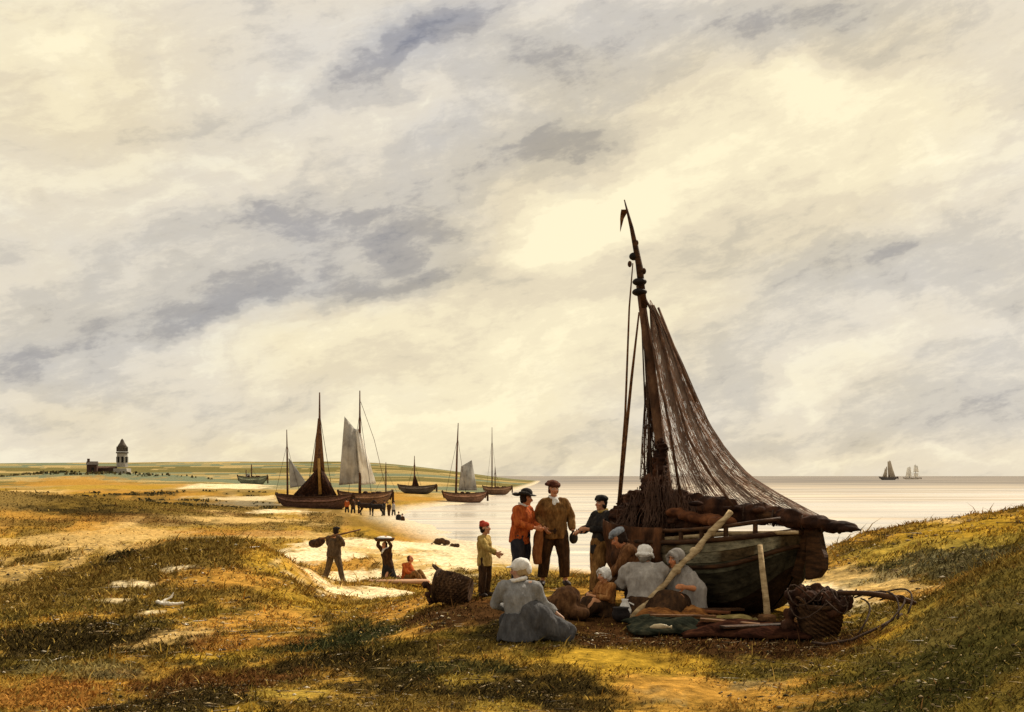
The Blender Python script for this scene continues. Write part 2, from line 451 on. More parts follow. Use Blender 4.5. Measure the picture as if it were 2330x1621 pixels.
tp(34, pm400=2.9, p0=2.75, p110=2.7, p200=2.6, p290=1.95, p331=1.63, p388=1.8, p430=1.5, p480=1.2, p600=.95, p720=.85, p860=1.0, p1024=1.2, p1400=1.4)
def _feat(a, d):
    return np.stack([(a - CX) / 160.0, np.log(d) * 4.0], 1)
_ta = np.array([t[0] for t in TP]); _td = np.array([t[1] for t in TP]); _tz = np.array([t[2] for t in TP])
for d_ in (46.0, 62.0):
    aa = np.array([-400, -100, 110, 250, 331, 388, 440, 500, 560, 640, 760, 900, 1100, 1400.0])
    zz = far_land((aa - CX) / F * d_, np.full(len(aa), d_))
    _ta = np.r_[_ta, aa]; _td = np.r_[_td, np.full(len(aa), d_)]; _tz = np.r_[_tz, zz]
_tf = _feat(_ta, _td)
def _phi(r2):
    r2 = np.maximum(r2, 1e-12)
    return .5 * r2 * np.log(r2)
_n = len(_tf)
_A = np.zeros((_n + 3, _n + 3))
_A[:_n, :_n] = _phi(((_tf[:, None] - _tf[None]) ** 2).sum(2)) + np.eye(_n) * .02
_A[:_n, _n:] = np.c_[np.ones(_n), _tf]; _A[_n:, :_n] = _A[:_n, _n:].T
_w = np.linalg.solve(_A, np.r_[_tz, 0, 0, 0])
def near_land(x, y):
    yy = np.clip(y, 3, 62)
    a = np.clip(x / yy, -.95, .95) * F + CX
    f = _feat(a, yy)
    r = np.empty(len(x))
    for i in range(0, len(x), 20000):
        s = slice(i, i + 20000)
        r[s] = _phi(((f[s, None] - _tf[None]) ** 2).sum(2)) @ _w[:_n] + _w[_n] + f[s] @ _w[_n + 1:]
    return r
def ground(x, y):
    x = np.asarray(x, float).ravel(); y = np.asarray(y, float).ravel()
    z = far_land(x, y)
    w = (1 - smooth01(36, 56, y)) * smooth01(1.0, 3.5, y)
    nr = near_land(x, y)
    z = np.where(y < 3.5, nr * smooth01(.5, 3.5, y) + 3.2 * (1 - smooth01(.5, 3.5, y)), nr * w + z * (1 - w)) if True else z
    far = smooth01(5, 30, y)
    z = z + (fbm2(x / 1.1, y / 1.3, 4, 3.0) - .5) * (.10 + .22 * far * (1 - smooth01(60, 140, y)) ) * (1 - smooth01(200, 400, y)) * smooth01(-.1, .7, z)
    z = z + (fbm2(x / .33, y / .33, 3, 8.0) - .5) * .06 * (1 - smooth01(25, 45, y))
    return z
def G(px, d):
    x = (px - CX) / F * d
    return Vector((x, d, float(ground([x], [d])[0])))
def P(px, py, d):
    return Vector(((px - CX) / F * d, d, EYE + (HY - py) / F * d))
def D(xd, yd, d):
    return P(xd * K, yd * K, d)
_ds = np.exp(np.linspace(math.log(4), math.log(900), 500))
def hit(xd, yd):
    """where the line of sight through a picture point meets the land"""
    px, py = xd * K, yd * K
    zz = ground((px - CX) / F * _ds, _ds)
    ray = EYE + (HY - py) / F * _ds
    k = np.argmax(ray < zz)
    return ((px - CX) / F * _ds[k], _ds[k])

# plant cover, sand and painted shade, laid out as patches on the ground: (x, y, rx, ry, colour, strength); dimensions turned into metres on the ground
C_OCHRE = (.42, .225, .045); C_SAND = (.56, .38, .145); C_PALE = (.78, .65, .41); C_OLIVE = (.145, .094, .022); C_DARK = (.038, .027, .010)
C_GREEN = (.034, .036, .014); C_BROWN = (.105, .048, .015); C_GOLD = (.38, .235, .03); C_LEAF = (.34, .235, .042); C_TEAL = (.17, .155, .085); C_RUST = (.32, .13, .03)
PATCH = [
 # near right knoll, and bottom corner with its shade painted as dark turf
 (2250, 1400, 230, 150, (.13, .10, .028), 1.0), (2150, 1220, 200, 30, (.30, .22, .042), .9), (2150, 1300, 150, 60, C_OLIVE, .9), (2230, 1250, 130, 30, (.10, .085, .04), .8), (2050, 1560, 330, 90, (.060, .052, .014), .95), (1980, 1330, 60, 40, C_SAND, .7), (1910, 1310, 110, 34, C_SAND, .8),
 (1980, 1240, 160, 24, C_LEAF, 1.0), (2200, 1180, 160, 20, C_GOLD, .9), (2130, 1170, 40, 8, C_SAND, .6), (1880, 1290, 70, 9, C_GREEN, .9), (2010, 1290, 120, 14, C_TEAL, .6), (2000, 1275, 50, 8, C_GREEN, .7), (2060, 1330, 40, 22, C_OCHRE, .6),
 (1780, 1330, 70, 30, C_PALE, 1.0), (1860, 1270, 60, 14, C_OCHRE, .6), (1990, 1420, 60, 18, C_GOLD, .9), (2020, 1390, 60, 16, C_LEAF, .7),
 # ground under the boat and the sitters: brown earth with contact shadow painted in
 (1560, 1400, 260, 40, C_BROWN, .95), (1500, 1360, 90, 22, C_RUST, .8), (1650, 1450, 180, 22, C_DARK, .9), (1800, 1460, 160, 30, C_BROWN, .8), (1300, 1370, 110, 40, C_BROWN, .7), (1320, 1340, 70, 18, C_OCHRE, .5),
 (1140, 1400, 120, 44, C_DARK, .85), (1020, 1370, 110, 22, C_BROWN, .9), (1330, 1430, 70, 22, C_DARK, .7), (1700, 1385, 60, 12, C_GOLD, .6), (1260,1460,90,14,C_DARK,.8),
 # foreground strip, left to right
 (1430, 1490, 170, 26, C_GOLD, .9), (1330, 1540, 120, 20, C_GOLD, .6), (1250, 1500, 70, 18, C_OLIVE, .8), (1560, 1540, 240, 22, C_OCHRE, .8), (1700, 1580, 260, 20, C_OCHRE, .6), (1480, 1560, 60, 12, C_TEAL, .6), (1680, 1540, 60, 10, C_TEAL, .5),
 (1150, 1560, 240, 46, C_DARK, 1.0), (1000, 1500, 160, 26, C_GREEN, .8), (760, 1440, 130, 26, C_GREEN, .9), (700, 1490, 130, 36, C_DARK, 1.0), (890, 1470, 120, 30, C_DARK, .7), (1090, 1450, 110, 18, C_OLIVE, .7), (960, 1410, 90, 12, C_OCHRE, .8),
 (500, 1530, 170, 40, C_BROWN, .9), (420, 1580, 220, 34, C_DARK, .9), (660, 1560, 90, 14, C_LEAF, .7), (530, 1590, 60, 10, C_GOLD, .7), (130, 1560, 160, 40, C_RUST, .55), (860, 1590, 200, 20, C_OLIVE, .8), (1300, 1590, 160, 16, C_DARK, .8), (900, 1540, 160, 26, C_DARK, .8),
 (180, 1440, 220, 62, C_DARK, 1.0), (60, 1350, 90, 30, C_OLIVE, .7), (330, 1440, 40, 30, C_DARK, .8), (200, 1500, 130, 18, C_TEAL, .35), (110, 1320, 140, 26, C_OLIVE, .7), (250, 1370, 110, 14, C_OLIVE, .6),
 (420, 1420, 70, 26, C_SAND, .7), (560, 1400, 130, 30, C_OCHRE, .9), (480, 1470, 60, 20, C_GOLD, .7), (700, 1360, 130, 16, C_GOLD, .5), (900, 1360, 90, 14, C_OCHRE, .9), (560, 1440, 110, 20, C_RUST, .4),
 # dark hillock on the left and the sand behind
 (330, 1240, 90, 20, C_DARK, .95), (440, 1225, 110, 16, C_OLIVE, .95), (470, 1265, 150, 18, C_OLIVE, .8), (300, 1285, 130, 18, C_OLIVE, .7), (520, 1300, 130, 20, C_OCHRE, .9), (620, 1280, 60, 24, C_GOLD, .6), (60, 1265, 80, 14, C_OLIVE, .8), (400, 1330, 200, 14, C_OLIVE, .55),
 (430, 1212, 40, 6, C_TEAL, .5), (300, 1310, 46, 5, C_PALE, .6), (395, 1275, 36, 4, C_PALE, .6), (260, 1345, 30, 4, C_PALE, .5), (340, 1375, 20, 4, C_PALE, .5),
 (700, 1245, 90, 22, C_PALE, .9), (800, 1225, 90, 20, C_PALE, .8), (880, 1240, 100, 16, C_SAND, .7), (960, 1225, 120, 12, C_PALE, .9), (850, 1335, 140, 10, C_PALE, 1.0), (760, 1300, 90, 9, C_PALE, .9), (930, 1265, 90, 20, C_SAND, .7), (640, 1200, 110, 9, C_SAND, .7), (1030, 1240, 60, 9, C_PALE, .9),
 (330, 1195, 200, 9, C_OCHRE, .9), (480, 1185, 140, 8, C_GOLD, .5), (150, 1215, 160, 14, C_SAND, .6), (560, 1165, 120, 8, C_SAND, .8), (640, 1145, 60, 6, C_PALE, .8),
 # middle distance
 (120, 1130, 200, 16, C_OLIVE, .8), (300, 1125, 110, 10, C_OLIVE, .95), (200, 1150, 150, 8, C_DARK, .8), (290, 1140, 90, 6, C_DARK, .9), (400, 1135, 100, 8, C_OLIVE, .8), (60, 1190, 90, 8, C_OLIVE, .5), (70, 1105, 110, 8, (.22, .15, .05), .6),
 (480, 1092, 100, 5, C_PALE, .9), (560, 1120, 90, 7, C_PALE, .6), (450, 1110, 70, 5, C_OCHRE, .5), (350, 1090, 90, 6, C_OCHRE, .7), (250, 1095, 140, 6, C_GOLD, .7), (560, 1130, 60, 7, (.20, .18, .13), .6),
 (1790, 1325, 80, 34, C_PALE, 1.0), (1870, 1290, 60, 16, C_SAND, .7), (1330, 1330, 110, 20, C_OCHRE, .8), (900, 1290, 140, 14, C_PALE, .8), (1000, 1258, 110, 14, C_PALE, .9), (1420, 1480, 150, 24, C_GOLD, .8), (1600, 1560, 200, 16, C_OCHRE, .7), (1120, 1580, 70, 12, C_LEAF, .6), (1040, 1530, 60, 10, C_LEAF, .6),
 (180, 1085, 150, 5, C_OCHRE, .8), (60, 1160, 120, 9, C_OCHRE, .7), (250, 1165, 150, 7, C_BROWN, .5), (480, 1150, 90, 6, C_BROWN, .5), (560, 1195, 120, 8, C_RUST, .4), (330, 1110, 60, 5, C_DARK, .7), (130, 1115, 70, 5, C_DARK, .6), (420, 1150, 80, 5, C_OLIVE, .7), (550, 1140, 40, 7, C_OLIVE, .7),
 (1480, 1395, 330, 46, (.055, .026, .010), 1.0), (1090, 1375, 150, 30, (.06, .03, .012), 1.0), (1750, 1440, 130, 30, (.05, .024, .010), 1.0), (1330, 1345, 60, 10, C_OCHRE, .6), (1660, 1395, 70, 8, C_RUST, .8), (1510, 1352, 60, 8, C_RUST, .8),  # earth round boat and sitters, darkened further as their painted contact shadow
 (860, 1110, 60, 6, C_OCHRE, .7), (930, 1118, 90, 4, C_OCHRE, .8), (900, 1085, 120, 4, C_SAND, .7), (800, 1150, 110, 6, (.25, .16, .05), .5),
]
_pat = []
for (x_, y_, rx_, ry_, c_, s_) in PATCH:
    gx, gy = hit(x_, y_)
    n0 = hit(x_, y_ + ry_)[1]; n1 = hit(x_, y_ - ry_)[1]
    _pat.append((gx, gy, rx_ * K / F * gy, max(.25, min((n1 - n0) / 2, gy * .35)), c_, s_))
def cover(x, y):
    """albedo of the ground: sand, ochre turf, moss and heath in patches, some with shade painted in"""
    n = len(x)
    sd = shore_sd(x, y)
    k = np.clip(y, 4, 400) ** .8
    f1 = fbm2(x / k * 5, y / k * 2.2, 4, 1.0)[:, None]; f2 = fbm2(x / k * 14, y / k * 5.5, 4, 5.0)[:, None]
    c = np.array(C_OCHRE) * (1 - smooth01(.35, .65, f1)) + np.array(C_SAND) * smooth01(.35, .65, f1)
    c = c * (1 - .75 * smooth01(.5, .66, f2)) + np.array(C_GOLD) * .8 * .75 * smooth01(.5, .66, f2)
    near = (1 - smooth01(16, 30, y))[:, None]
    f3 = fbm2(x * 1.3, y * .8, 4, 12.0)[:, None]; f4 = fbm2(x * 4.5, y * 2.2, 4, 21.0)[:, None]
    cn = np.array((.16, .115, .022)) * (1 - smooth01(.38, .62, f3)) + np.array((.34, .20, .036)) * smooth01(.38, .62, f3)
    cn = cn * (1 - .8 * smooth01(.5, .64, f4)) + np.array((.07, .055, .018)) * .8 * smooth01(.5, .64, f4)
    c = c * (1 - near) + cn * near
    md = smooth01(24, 40, y)[:, None] * (1 - smooth01(170, 300, y))[:, None]
    f5 = fbm2(x / k * 9 + 4, y / k * 7, 5, 31.0)[:, None]; f6 = fbm2(x / k * 30, y / k * 16, 4, 41.0)[:, None]
    left = (1 - smooth01(300, 520, x / np.maximum(y, 1) * F + CX))[:, None] * .8 + .2
    c = c * (1 - md * left * .75 * smooth01(.47, .60, f5)) + np.array((.15, .095, .028)) * md * left * .75 * smooth01(.47, .60, f5)
    c = c * (1 - md * .6 * smooth01(.54, .66, f6)) + np.array((.085, .065, .022)) * md * .6 * smooth01(.54, .66, f6)
    # the far fields and the skyline ridge: bands of olive, grey green and straw
    b = fbm2(x / 150 + 3, y / 40, 5, 2.0)[:, None]
    ff = np.where(b < .42, np.array((.16, .135, .05))[None], np.where(b < .52, np.array((.40, .30, .13))[None], np.array((.17, .19, .12))[None]))
    wf = smooth01(170, 330, y)[:, None]
    c = c * (1 - wf) + ff * wf
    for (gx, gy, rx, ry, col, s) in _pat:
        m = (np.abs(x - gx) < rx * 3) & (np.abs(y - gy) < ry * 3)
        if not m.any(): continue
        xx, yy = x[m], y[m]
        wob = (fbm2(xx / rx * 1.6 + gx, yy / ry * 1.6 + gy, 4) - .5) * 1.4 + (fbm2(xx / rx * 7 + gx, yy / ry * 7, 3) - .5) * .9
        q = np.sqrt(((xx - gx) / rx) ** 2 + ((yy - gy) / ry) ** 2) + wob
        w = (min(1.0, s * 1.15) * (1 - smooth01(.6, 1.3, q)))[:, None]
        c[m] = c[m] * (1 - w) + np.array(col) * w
    wet = (1 - smooth01(.5, 6, sd))[:, None] * smooth01(30, 50, y)[:, None]
    c = c * (1 - wet) + np.array((.62, .53, .39)) * wet
    return c

ang = np.r_[np.linspace(-180, -34, 40)[:-1], np.linspace(-34, 34, 760), np.linspace(34, 180, 40)[1:-1]]
rad = np.r_[np.exp(np.linspace(math.log(2.0), math.log(45), 330)), np.exp(np.linspace(math.log(45), math.log(400), 230))[1:], np.exp(np.linspace(math.log(400), math.log(2600), 110))[1:]]
AA, RR = np.meshgrid(np.radians(ang), rad, indexing='ij')
gx_ = (RR * np.sin(AA)).ravel(); gy_ = (RR * np.cos(AA)).ravel()
gz_ = ground(gx_, gy_)
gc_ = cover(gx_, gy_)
na, nr_ = len(ang), len(rad)
vs = np.c_[gx_, gy_, gz_]
vs = np.r_[vs, [[0, 0, 3.2]]]
gc_ = np.r_[gc_, [C_OCHRE]]
I = np.arange(na * nr_).reshape(na, nr_)
J_ = np.roll(I, -1, 0)
quads = np.stack([I[:, :-1], I[:, 1:], J_[:, 1:], J_[:, :-1]], -1).reshape(-1, 4)
fan = np.stack([I[:, 0], J_[:, 0], np.full(na, na * nr_)], -1)
def fast_mesh(name, vs, faces_list, cols=None):
    me = bpy.data.meshes.new(name)
    me.vertices.add(len(vs)); me.vertices.foreach_set('co', vs.astype('f').ravel())
    loops = np.concatenate([f.ravel() for f in faces_list]); tot = np.concatenate([np.full(len(f), f.shape[1]) for f in faces_list])
    st = np.r_[0, np.cumsum(tot)[:-1]]
    me.loops.add(len(loops)); me.loops.foreach_set('vertex_index', loops.astype('i'))
    me.polygons.add(len(tot)); me.polygons.foreach_set('loop_start', st.astype('i')); me.polygons.foreach_set('loop_total', tot.astype('i'))
    me.update(calc_edges=True); me.validate()
    if cols is not None:
        at = me.color_attributes.new('Col', 'FLOAT_COLOR', 'POINT')
        at.data.foreach_set('color', np.c_[cols, np.ones(len(cols))].astype('f').ravel())
    return me
M_GROUND = attr_mat('dune_ground', rough=1.0, scale=5.0, amt=.55, bump=.9, bscale=9.0, spec=.0, stretch=(1, 1.0, 1), bdist=.06, dab=1)
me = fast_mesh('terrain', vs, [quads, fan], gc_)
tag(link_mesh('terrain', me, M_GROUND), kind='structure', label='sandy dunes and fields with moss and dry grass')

# ------------------------------------------------------------------ water: a sheet at z = 0 under the land's edge
def water_mat():
    m = bpy.data.materials.new('sea_water'); m.use_nodes = True
    t = m.node_tree; b = t.nodes['Principled BSDF']
    b.inputs['IOR'].default_value = 1.5; b.inputs['Specular IOR Level'].default_value = .8
    g = t.nodes.new('ShaderNodeNewGeometry')
    def nz(scale, sx, sy, det=4):
        mp = t.nodes.new('ShaderNodeMapping'); mp.inputs['Scale'].default_value = (sx, sy, 1)
        t.links.new(g.outputs['Position'], mp.inputs[0])
        n = t.nodes.new('ShaderNodeTexNoise'); n.inputs['Scale'].default_value = scale; n.inputs['Detail'].default_value = det
        t.links.new(mp.outputs[0], n.inputs[0]); return n.outputs['Fac']
    sx = t.nodes.new('ShaderNodeSeparateXYZ'); t.links.new(g.outputs['Position'], sx.inputs[0])
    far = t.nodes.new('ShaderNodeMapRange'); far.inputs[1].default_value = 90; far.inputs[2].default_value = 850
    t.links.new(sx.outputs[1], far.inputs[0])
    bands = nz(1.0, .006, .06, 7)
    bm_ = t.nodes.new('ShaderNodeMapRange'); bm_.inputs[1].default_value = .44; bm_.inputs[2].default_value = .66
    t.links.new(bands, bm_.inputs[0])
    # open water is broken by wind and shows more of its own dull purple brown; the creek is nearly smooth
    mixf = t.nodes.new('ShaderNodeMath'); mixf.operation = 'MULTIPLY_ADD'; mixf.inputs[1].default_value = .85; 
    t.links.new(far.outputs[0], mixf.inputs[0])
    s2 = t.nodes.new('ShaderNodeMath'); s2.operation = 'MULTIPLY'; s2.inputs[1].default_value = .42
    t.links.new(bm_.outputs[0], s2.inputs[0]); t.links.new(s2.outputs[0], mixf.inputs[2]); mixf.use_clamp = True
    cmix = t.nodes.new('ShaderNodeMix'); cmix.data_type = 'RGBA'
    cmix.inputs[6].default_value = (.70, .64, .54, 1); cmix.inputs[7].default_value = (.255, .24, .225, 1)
    t.links.new(mixf.outputs[0], cmix.inputs[0])
    # streaks of violet, tan and pale foam drawn along the water by wind and current
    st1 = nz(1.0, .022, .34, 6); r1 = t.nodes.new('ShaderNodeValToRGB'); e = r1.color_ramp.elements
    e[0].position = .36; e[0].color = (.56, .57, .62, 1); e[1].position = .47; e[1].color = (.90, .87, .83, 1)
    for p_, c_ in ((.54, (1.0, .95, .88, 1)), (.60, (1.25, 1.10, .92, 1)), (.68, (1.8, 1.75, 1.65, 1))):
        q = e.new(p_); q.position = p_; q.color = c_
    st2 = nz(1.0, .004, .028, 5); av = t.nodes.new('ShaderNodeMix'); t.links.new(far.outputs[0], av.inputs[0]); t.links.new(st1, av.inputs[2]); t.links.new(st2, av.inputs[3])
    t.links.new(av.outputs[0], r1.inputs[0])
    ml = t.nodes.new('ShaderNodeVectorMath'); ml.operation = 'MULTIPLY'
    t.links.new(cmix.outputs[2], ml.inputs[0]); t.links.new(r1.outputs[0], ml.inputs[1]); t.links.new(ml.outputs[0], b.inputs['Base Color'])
    rr = t.nodes.new('ShaderNodeMapRange'); rr.inputs[3].default_value = .10; rr.inputs[4].default_value = .75
    t.links.new(mixf.outputs[0], rr.inputs[0]); t.links.new(rr.outputs[0], b.inputs['Roughness'])
    sp = t.nodes.new('ShaderNodeMapRange'); sp.inputs[1].default_value = .03; sp.inputs[2].default_value = .42; sp.inputs[3].default_value = .7; sp.inputs[4].default_value = .0
    t.links.new(mixf.outputs[0], sp.inputs[0]); t.links.new(sp.outputs[0], b.inputs['Specular IOR Level'])
    w1 = nz(1.0, .22, 1.1, 6); w2 = nz(1.0, .9, 3.6, 4)
    ad = t.nodes.new('ShaderNodeMath'); ad.operation = 'MULTIPLY_ADD'; ad.inputs[1].default_value = .35
    t.links.new(w2, ad.inputs[0]); t.links.new(w1, ad.inputs[2])
    bu = t.nodes.new('ShaderNodeBump'); bu.inputs['Strength'].default_value = .5; bu.inputs['Distance'].default_value = .16
    t.links.new(ad.outputs[0], bu.inputs['Height']); t.links.new(bu.outputs[0], b.inputs['Normal'])
    return m
bm = bmesh.new()
ys = [25, 40, 60, 90, 140, 220, 400, 800, 1600, 4000, 12000, 40000]
prev = None
for y_ in ys:
    w_ = max(300, y_ * 2.2)
    row = [bm.verts.new((-w_ * .75 + w_ * 1.75 * i / 8, y_, 0)) for i in range(9)]
    if prev:
        for i in range(8): bm.faces.new((prev[i], prev[i + 1], row[i + 1], row[i]))
    prev = row
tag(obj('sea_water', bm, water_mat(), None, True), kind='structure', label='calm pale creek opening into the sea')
# ------------------------------------------------------------------ materials for made things
M_HULL = attr_mat('weathered_planks', rough=.9, scale=6.0, amt=.85, bump=.9, bscale=22, spec=.06, stretch=(.5, 2, 2))
M_WOODD = mat('dark_tarred_wood', [(.016, .009, .005), (.055, .026, .012), (.11, .05, .02)], 5, .7, .5, 30, (1, 1, 4))
M_WOODB = mat('brown_wood', [(.05, .024, .010), (.14, .065, .025), (.24, .12, .05)], 6, .75, .5, 30, (1, 1, 3))
M_WOODP = mat('pale_bare_wood', [(.20, .13, .06), (.42, .30, .16), (.60, .46, .26)], 7, .8, .5, 40, (1, 1, 3))
M_MAST = mat('mast_wood', [(.03, .016, .010), (.10, .05, .028), (.20, .11, .06)], 5, .7, .4, 40, (1, 1, .6))
M_ROPE = mat('tarred_rope', [(.03, .018, .012), (.08, .05, .035)], 30, .9, .3)
M_NET = mat('net_twine', [(.36, .25, .19), (.52, .38, .30), (.66, .52, .43)], 3, .95, .2)
M_NETD = mat('dark_net_twine', [(.045, .025, .018), (.14, .08, .055)], 3, .95, .2)
M_SAILB = mat('tanned_sail', [(.012, .006, .005), (.040, .018, .011), (.11, .045, .022)], 5, .9, .6, 25, (1, 1, .6))
M_SAILR = mat('rust_sail', [(.05, .018, .010), (.15, .055, .022), (.26, .10, .04)], 4, .9, .6, 25)
M_SAILR2 = mat('red_brown_sail', [(.02, .009, .005), (.065, .027, .012), (.15, .06, .024)], 5, .95, .6, 25, (1.5, 1.5, .6))
M_SAILD = mat('wet_brown_sail', [(.010, .005, .004), (.028, .011, .007), (.07, .028, .014)], 5, 1.0, .7, 25, (1, 2, 1), spec=.0)
M_SAILG = mat('grey_sail', [(.24, .22, .20), (.42, .40, .36), (.55, .52, .46)], .5, .9, .3, 6)
M_SAILW = mat('white_sail', [(.62, .58, .50), (.80, .77, .70), (.88, .86, .80)], .6, .9, .3, 6)
M_WICK = mat('wicker', [(.022, .012, .007), (.075, .038, .018), (.17, .09, .04)], 9, .85, 1.0, 60, (1, 1, 3))
M_DECK = mat('deck_boards', [(.04, .02, .010), (.10, .05, .022), (.17, .09, .04)], 6, .85, .4, 30, (1, 5, 1))
M_TARP = mat('dark_tarpaulin', [(.007, .008, .006), (.018, .020, .014), (.05, .046, .028)], 6, 1.0, .8, 25, spec=.0)
M_SKIN = attr_mat('skin', rough=.6, scale=30, amt=.18, bump=.15, spec=.3)
M_IRON = mat('black_iron', [(.010, .009, .009), (.03, .022, .02)], 10, .6, .4, 40)
def cloth(name, *cols, sc=16):
    return mat(name, list(cols), sc, .95, .6, 80, (1, 1, .35))

def thin(m, amt):
    t = m.node_tree; b = t.nodes['Principled BSDF']; o = t.nodes['Material Output']
    tr = t.nodes.new('ShaderNodeBsdfTranslucent'); mx = t.nodes.new('ShaderNodeMixShader'); mx.inputs[0].default_value = amt
    t.links.new(b.inputs['Base Color'].links[0].from_socket, tr.inputs[0])
    t.links.new(b.outputs[0], mx.inputs[1]); t.links.new(tr.outputs[0], mx.inputs[2]); t.links.new(mx.outputs[0], o.inputs[0])
for m_, a_ in ((M_NET, .55), (M_SAILG, .35), (M_SAILW, .4), (M_SAILB, .12)): thin(m_, a_)
# ------------------------------------------------------------------ hulls
def hull_pt(L, B, H, t, s, off=0.0, sheer=.20, bluff=2.6):
    """t runs -1..1 along the length, s 0..1 from keel to sheer"""
    a = abs(t)
    hb = B / 2 * max(0.0, 1 - a ** bluff) ** .5
    zk = H * .62 * max(0.0, (a - .45) / .55) ** 2.2
    zs = H * (1 + sheer * a ** 2.2)
    y = hb * (1 - (1 - s) ** 2.4) ** .55 + off
    z = zk + (zs - zk) * s ** 1.15
    x = L / 2 * t * (1 - .10 * (1 - s) * a)
    return x, y, z
def add_hull(root, L, B, H, colour, strakes=8, nt=33, hull_mat=None, rudder=True, trim=None, name='hull', deck=True, sheer=.20):
    hull_mat = hull_mat or M_HULL; trim = trim or M_WOODD
    bm = bmesh.new(); cols = []
    T = [math.sin((i / (nt - 1) - .5) * math.pi) * .999 for i in range(nt)]
    for sy in (1, -1):
        rows = []
        for k in range(strakes):
            s0, s1 = k / strakes, (k + 1) / strakes
            for s, off in ((s0, .016 * B / 2), (s1, 0.0)):
                row = []
                for t in T:
                    x, y, z = hull_pt(L, B, H, t, max(s, .0), off if abs(t) < .97 else 0, sheer)
                    row.append(bm.verts.new((x, sy * max(y, .012), z)))
                    cols.append(colour(t, (s0 + s1) / 2, sy))
                rows.append(row)
        for i in range(len(rows) - 1):
            for j in range(nt - 1):
                bm.faces.new((rows[i][j], rows[i][j + 1], rows[i + 1][j + 1], rows[i + 1][j]))
    me = bpy.data.meshes.new(name)
    bmesh.ops.recalc_face_normals(bm, faces=bm.faces)
    bm.to_mesh(me); bm.free()
    at = me.color_attributes.new('Col', 'FLOAT_COLOR', 'POINT')
    at.data.foreach_set('color', np.c_[np.array(cols), np.ones(len(cols))].astype('f').ravel())
    h = link_mesh(name, me, hull_mat, root, smooth=False)
    # gunwale and rubbing strake
    for s, r, nm in ((1.0, .030, 'gunwale'), (.70, .026, 'rubbing_strake')):
        bm = bmesh.new()
        for sy in (1, -1):
            pts = [(x, sy * (max(y, .01) + r * B * .35), z) for x, y, z in (hull_pt(L, B, H, t, s, 0, sheer) for t in T)]
            add_tube(bm, pts, r * B / 1.7, 8)
        obj(nm, bm, trim, root)
    if deck:
        bm = bmesh.new(); prev = None
        for t in T:
            x, y, z = hull_pt(L, B, H, t, .88, 0, sheer)
            row = (bm.verts.new((x, max(y, .01), z)), bm.verts.new((x, 0, z + .04 * B)), bm.verts.new((x, -max(y, .01), z)))
            if prev:
                bm.faces.new((prev[0], row[0], row[1], prev[1])); bm.faces.new((prev[1], row[1], row[2], prev[2]))
            prev = row
        obj('deck', bm, M_DECK, root)
    for sx, nm in ((-1, 'stem_post'), (1, 'stern_post')):
        bm = bmesh.new()
        pts = [Vector((hull_pt(L, B, H, sx * .985, s, 0, sheer)[0] + sx * .01 * L, 0, hull_pt(L, B, H, sx * .985, s, 0, sheer)[2])) for s in (0, .15, .35, .6, .85, 1.0)]
        pts.append(pts[-1] + Vector((0, 0, .10 * H)))
        add_tube(bm, pts, [.035 * B] * 5 + [.04 * B, .035 * B], 6, True, 1.3, (1, 0, 0))
        obj(nm, bm, trim, root, False)
    if rudder:
        bm = bmesh.new()
        zt = H * 1.18; x0 = L / 2 + .03 * L
        prof = [(x0 - .01 * L, zt + .12 * H), (x0 + .035 * L, zt + .12 * H), (x0 + .05 * L, H * .98), (x0 + .07 * L, H * .86), (x0 + .07 * L, H * .70), (x0 + .04 * L, H * .58), (x0 - .02 * L, H * .54), (x0 - .015 * L, H * .8)]
        f = [[bm.verts.new((x, sy * .03 * B, z)) for x, z in prof] for sy in (1, -1)]
        bm.faces.new(f[0]); bm.faces.new(f[1][::-1])
        for i in range(len(prof)):
            j = (i + 1) % len(prof)
            bm.faces.new((f[0][j], f[0][i], f[1][i], f[1][j]))
        bmesh.ops.bevel(bm, geom=list(bm.edges), offset=.008 * B, segments=1, affect='EDGES')
        rd = obj('rudder', bm, trim, root, False)
        bm = bmesh.new()
        add_tube(bm, [(x0 + .02 * L, 0, zt + .10 * H), (x0 - .12 * L, 0, zt + .16 * H), (x0 - .25 * L, .05, zt + .14 * H)], [.03 * B, .025 * B, .016 * B], 8)
        obj('tiller', bm, M_WOODB, rd)
    return h
class Frame:
    """a root Empty and the way from world points into its own space"""
    def __init__(s, root):
        s.root = root
        M = Matrix.LocRotScale(root.location, root.rotation_euler, root.scale)
        s.inv = M.inverted()
    def obj(s, name, bm, m, parent=None, smooth=True):
        bm.transform(s.inv)
        return obj(name, bm, m, parent or s.root, smooth)
    def fused(s, name, bm, m, parent=None, **kw):
        bm.transform(s.inv)
        return fused(name, bm, m, parent or s.root, **kw)

# ------------------------------------------------------------------ the beached boat
AX = math.radians(50)
BC = V(2.62, 14.80, 0); BC.z = float(ground([BC.x], [BC.y])[0]) - .10
boat = empty('fishing_boat', BC, -AX)
tag(boat, 'large beached fishing boat, weathered green-grey planks, tall brown mast, lying on the dune', 'boat')
boat.rotation_euler = (math.radians(-3), math.radians(-2), -AX)
bpy.context.view_layer.update()
FB = Frame(boat)
def hull_col(t, s, sy):
    n = fbm3(np.array([[t * 4, s * 6, sy]]) * 1.7, 3)[0]
    if s > .76:
        a = np.array((.22, .195, .125)); b = np.array((.075, .05, .024))
        c = a if n > .42 else b
        if t < -.15: c = np.array((.085, .042, .02))
        if -.15 <= t < .05: c = (np.array((.085, .042, .02)) + c) / 2
    elif s > .62: c = np.array((.04, .034, .02)) if n < .5 else np.array((.085, .08, .052))
    elif s > .25: c = (np.array((.046, .039, .024)) if t > -.1 else np.array((.03, .018, .009))) * (.1 + 1.5 * n)
    else: c = np.array((.026, .015, .008)) * (.6 + .8 * n)
    return c
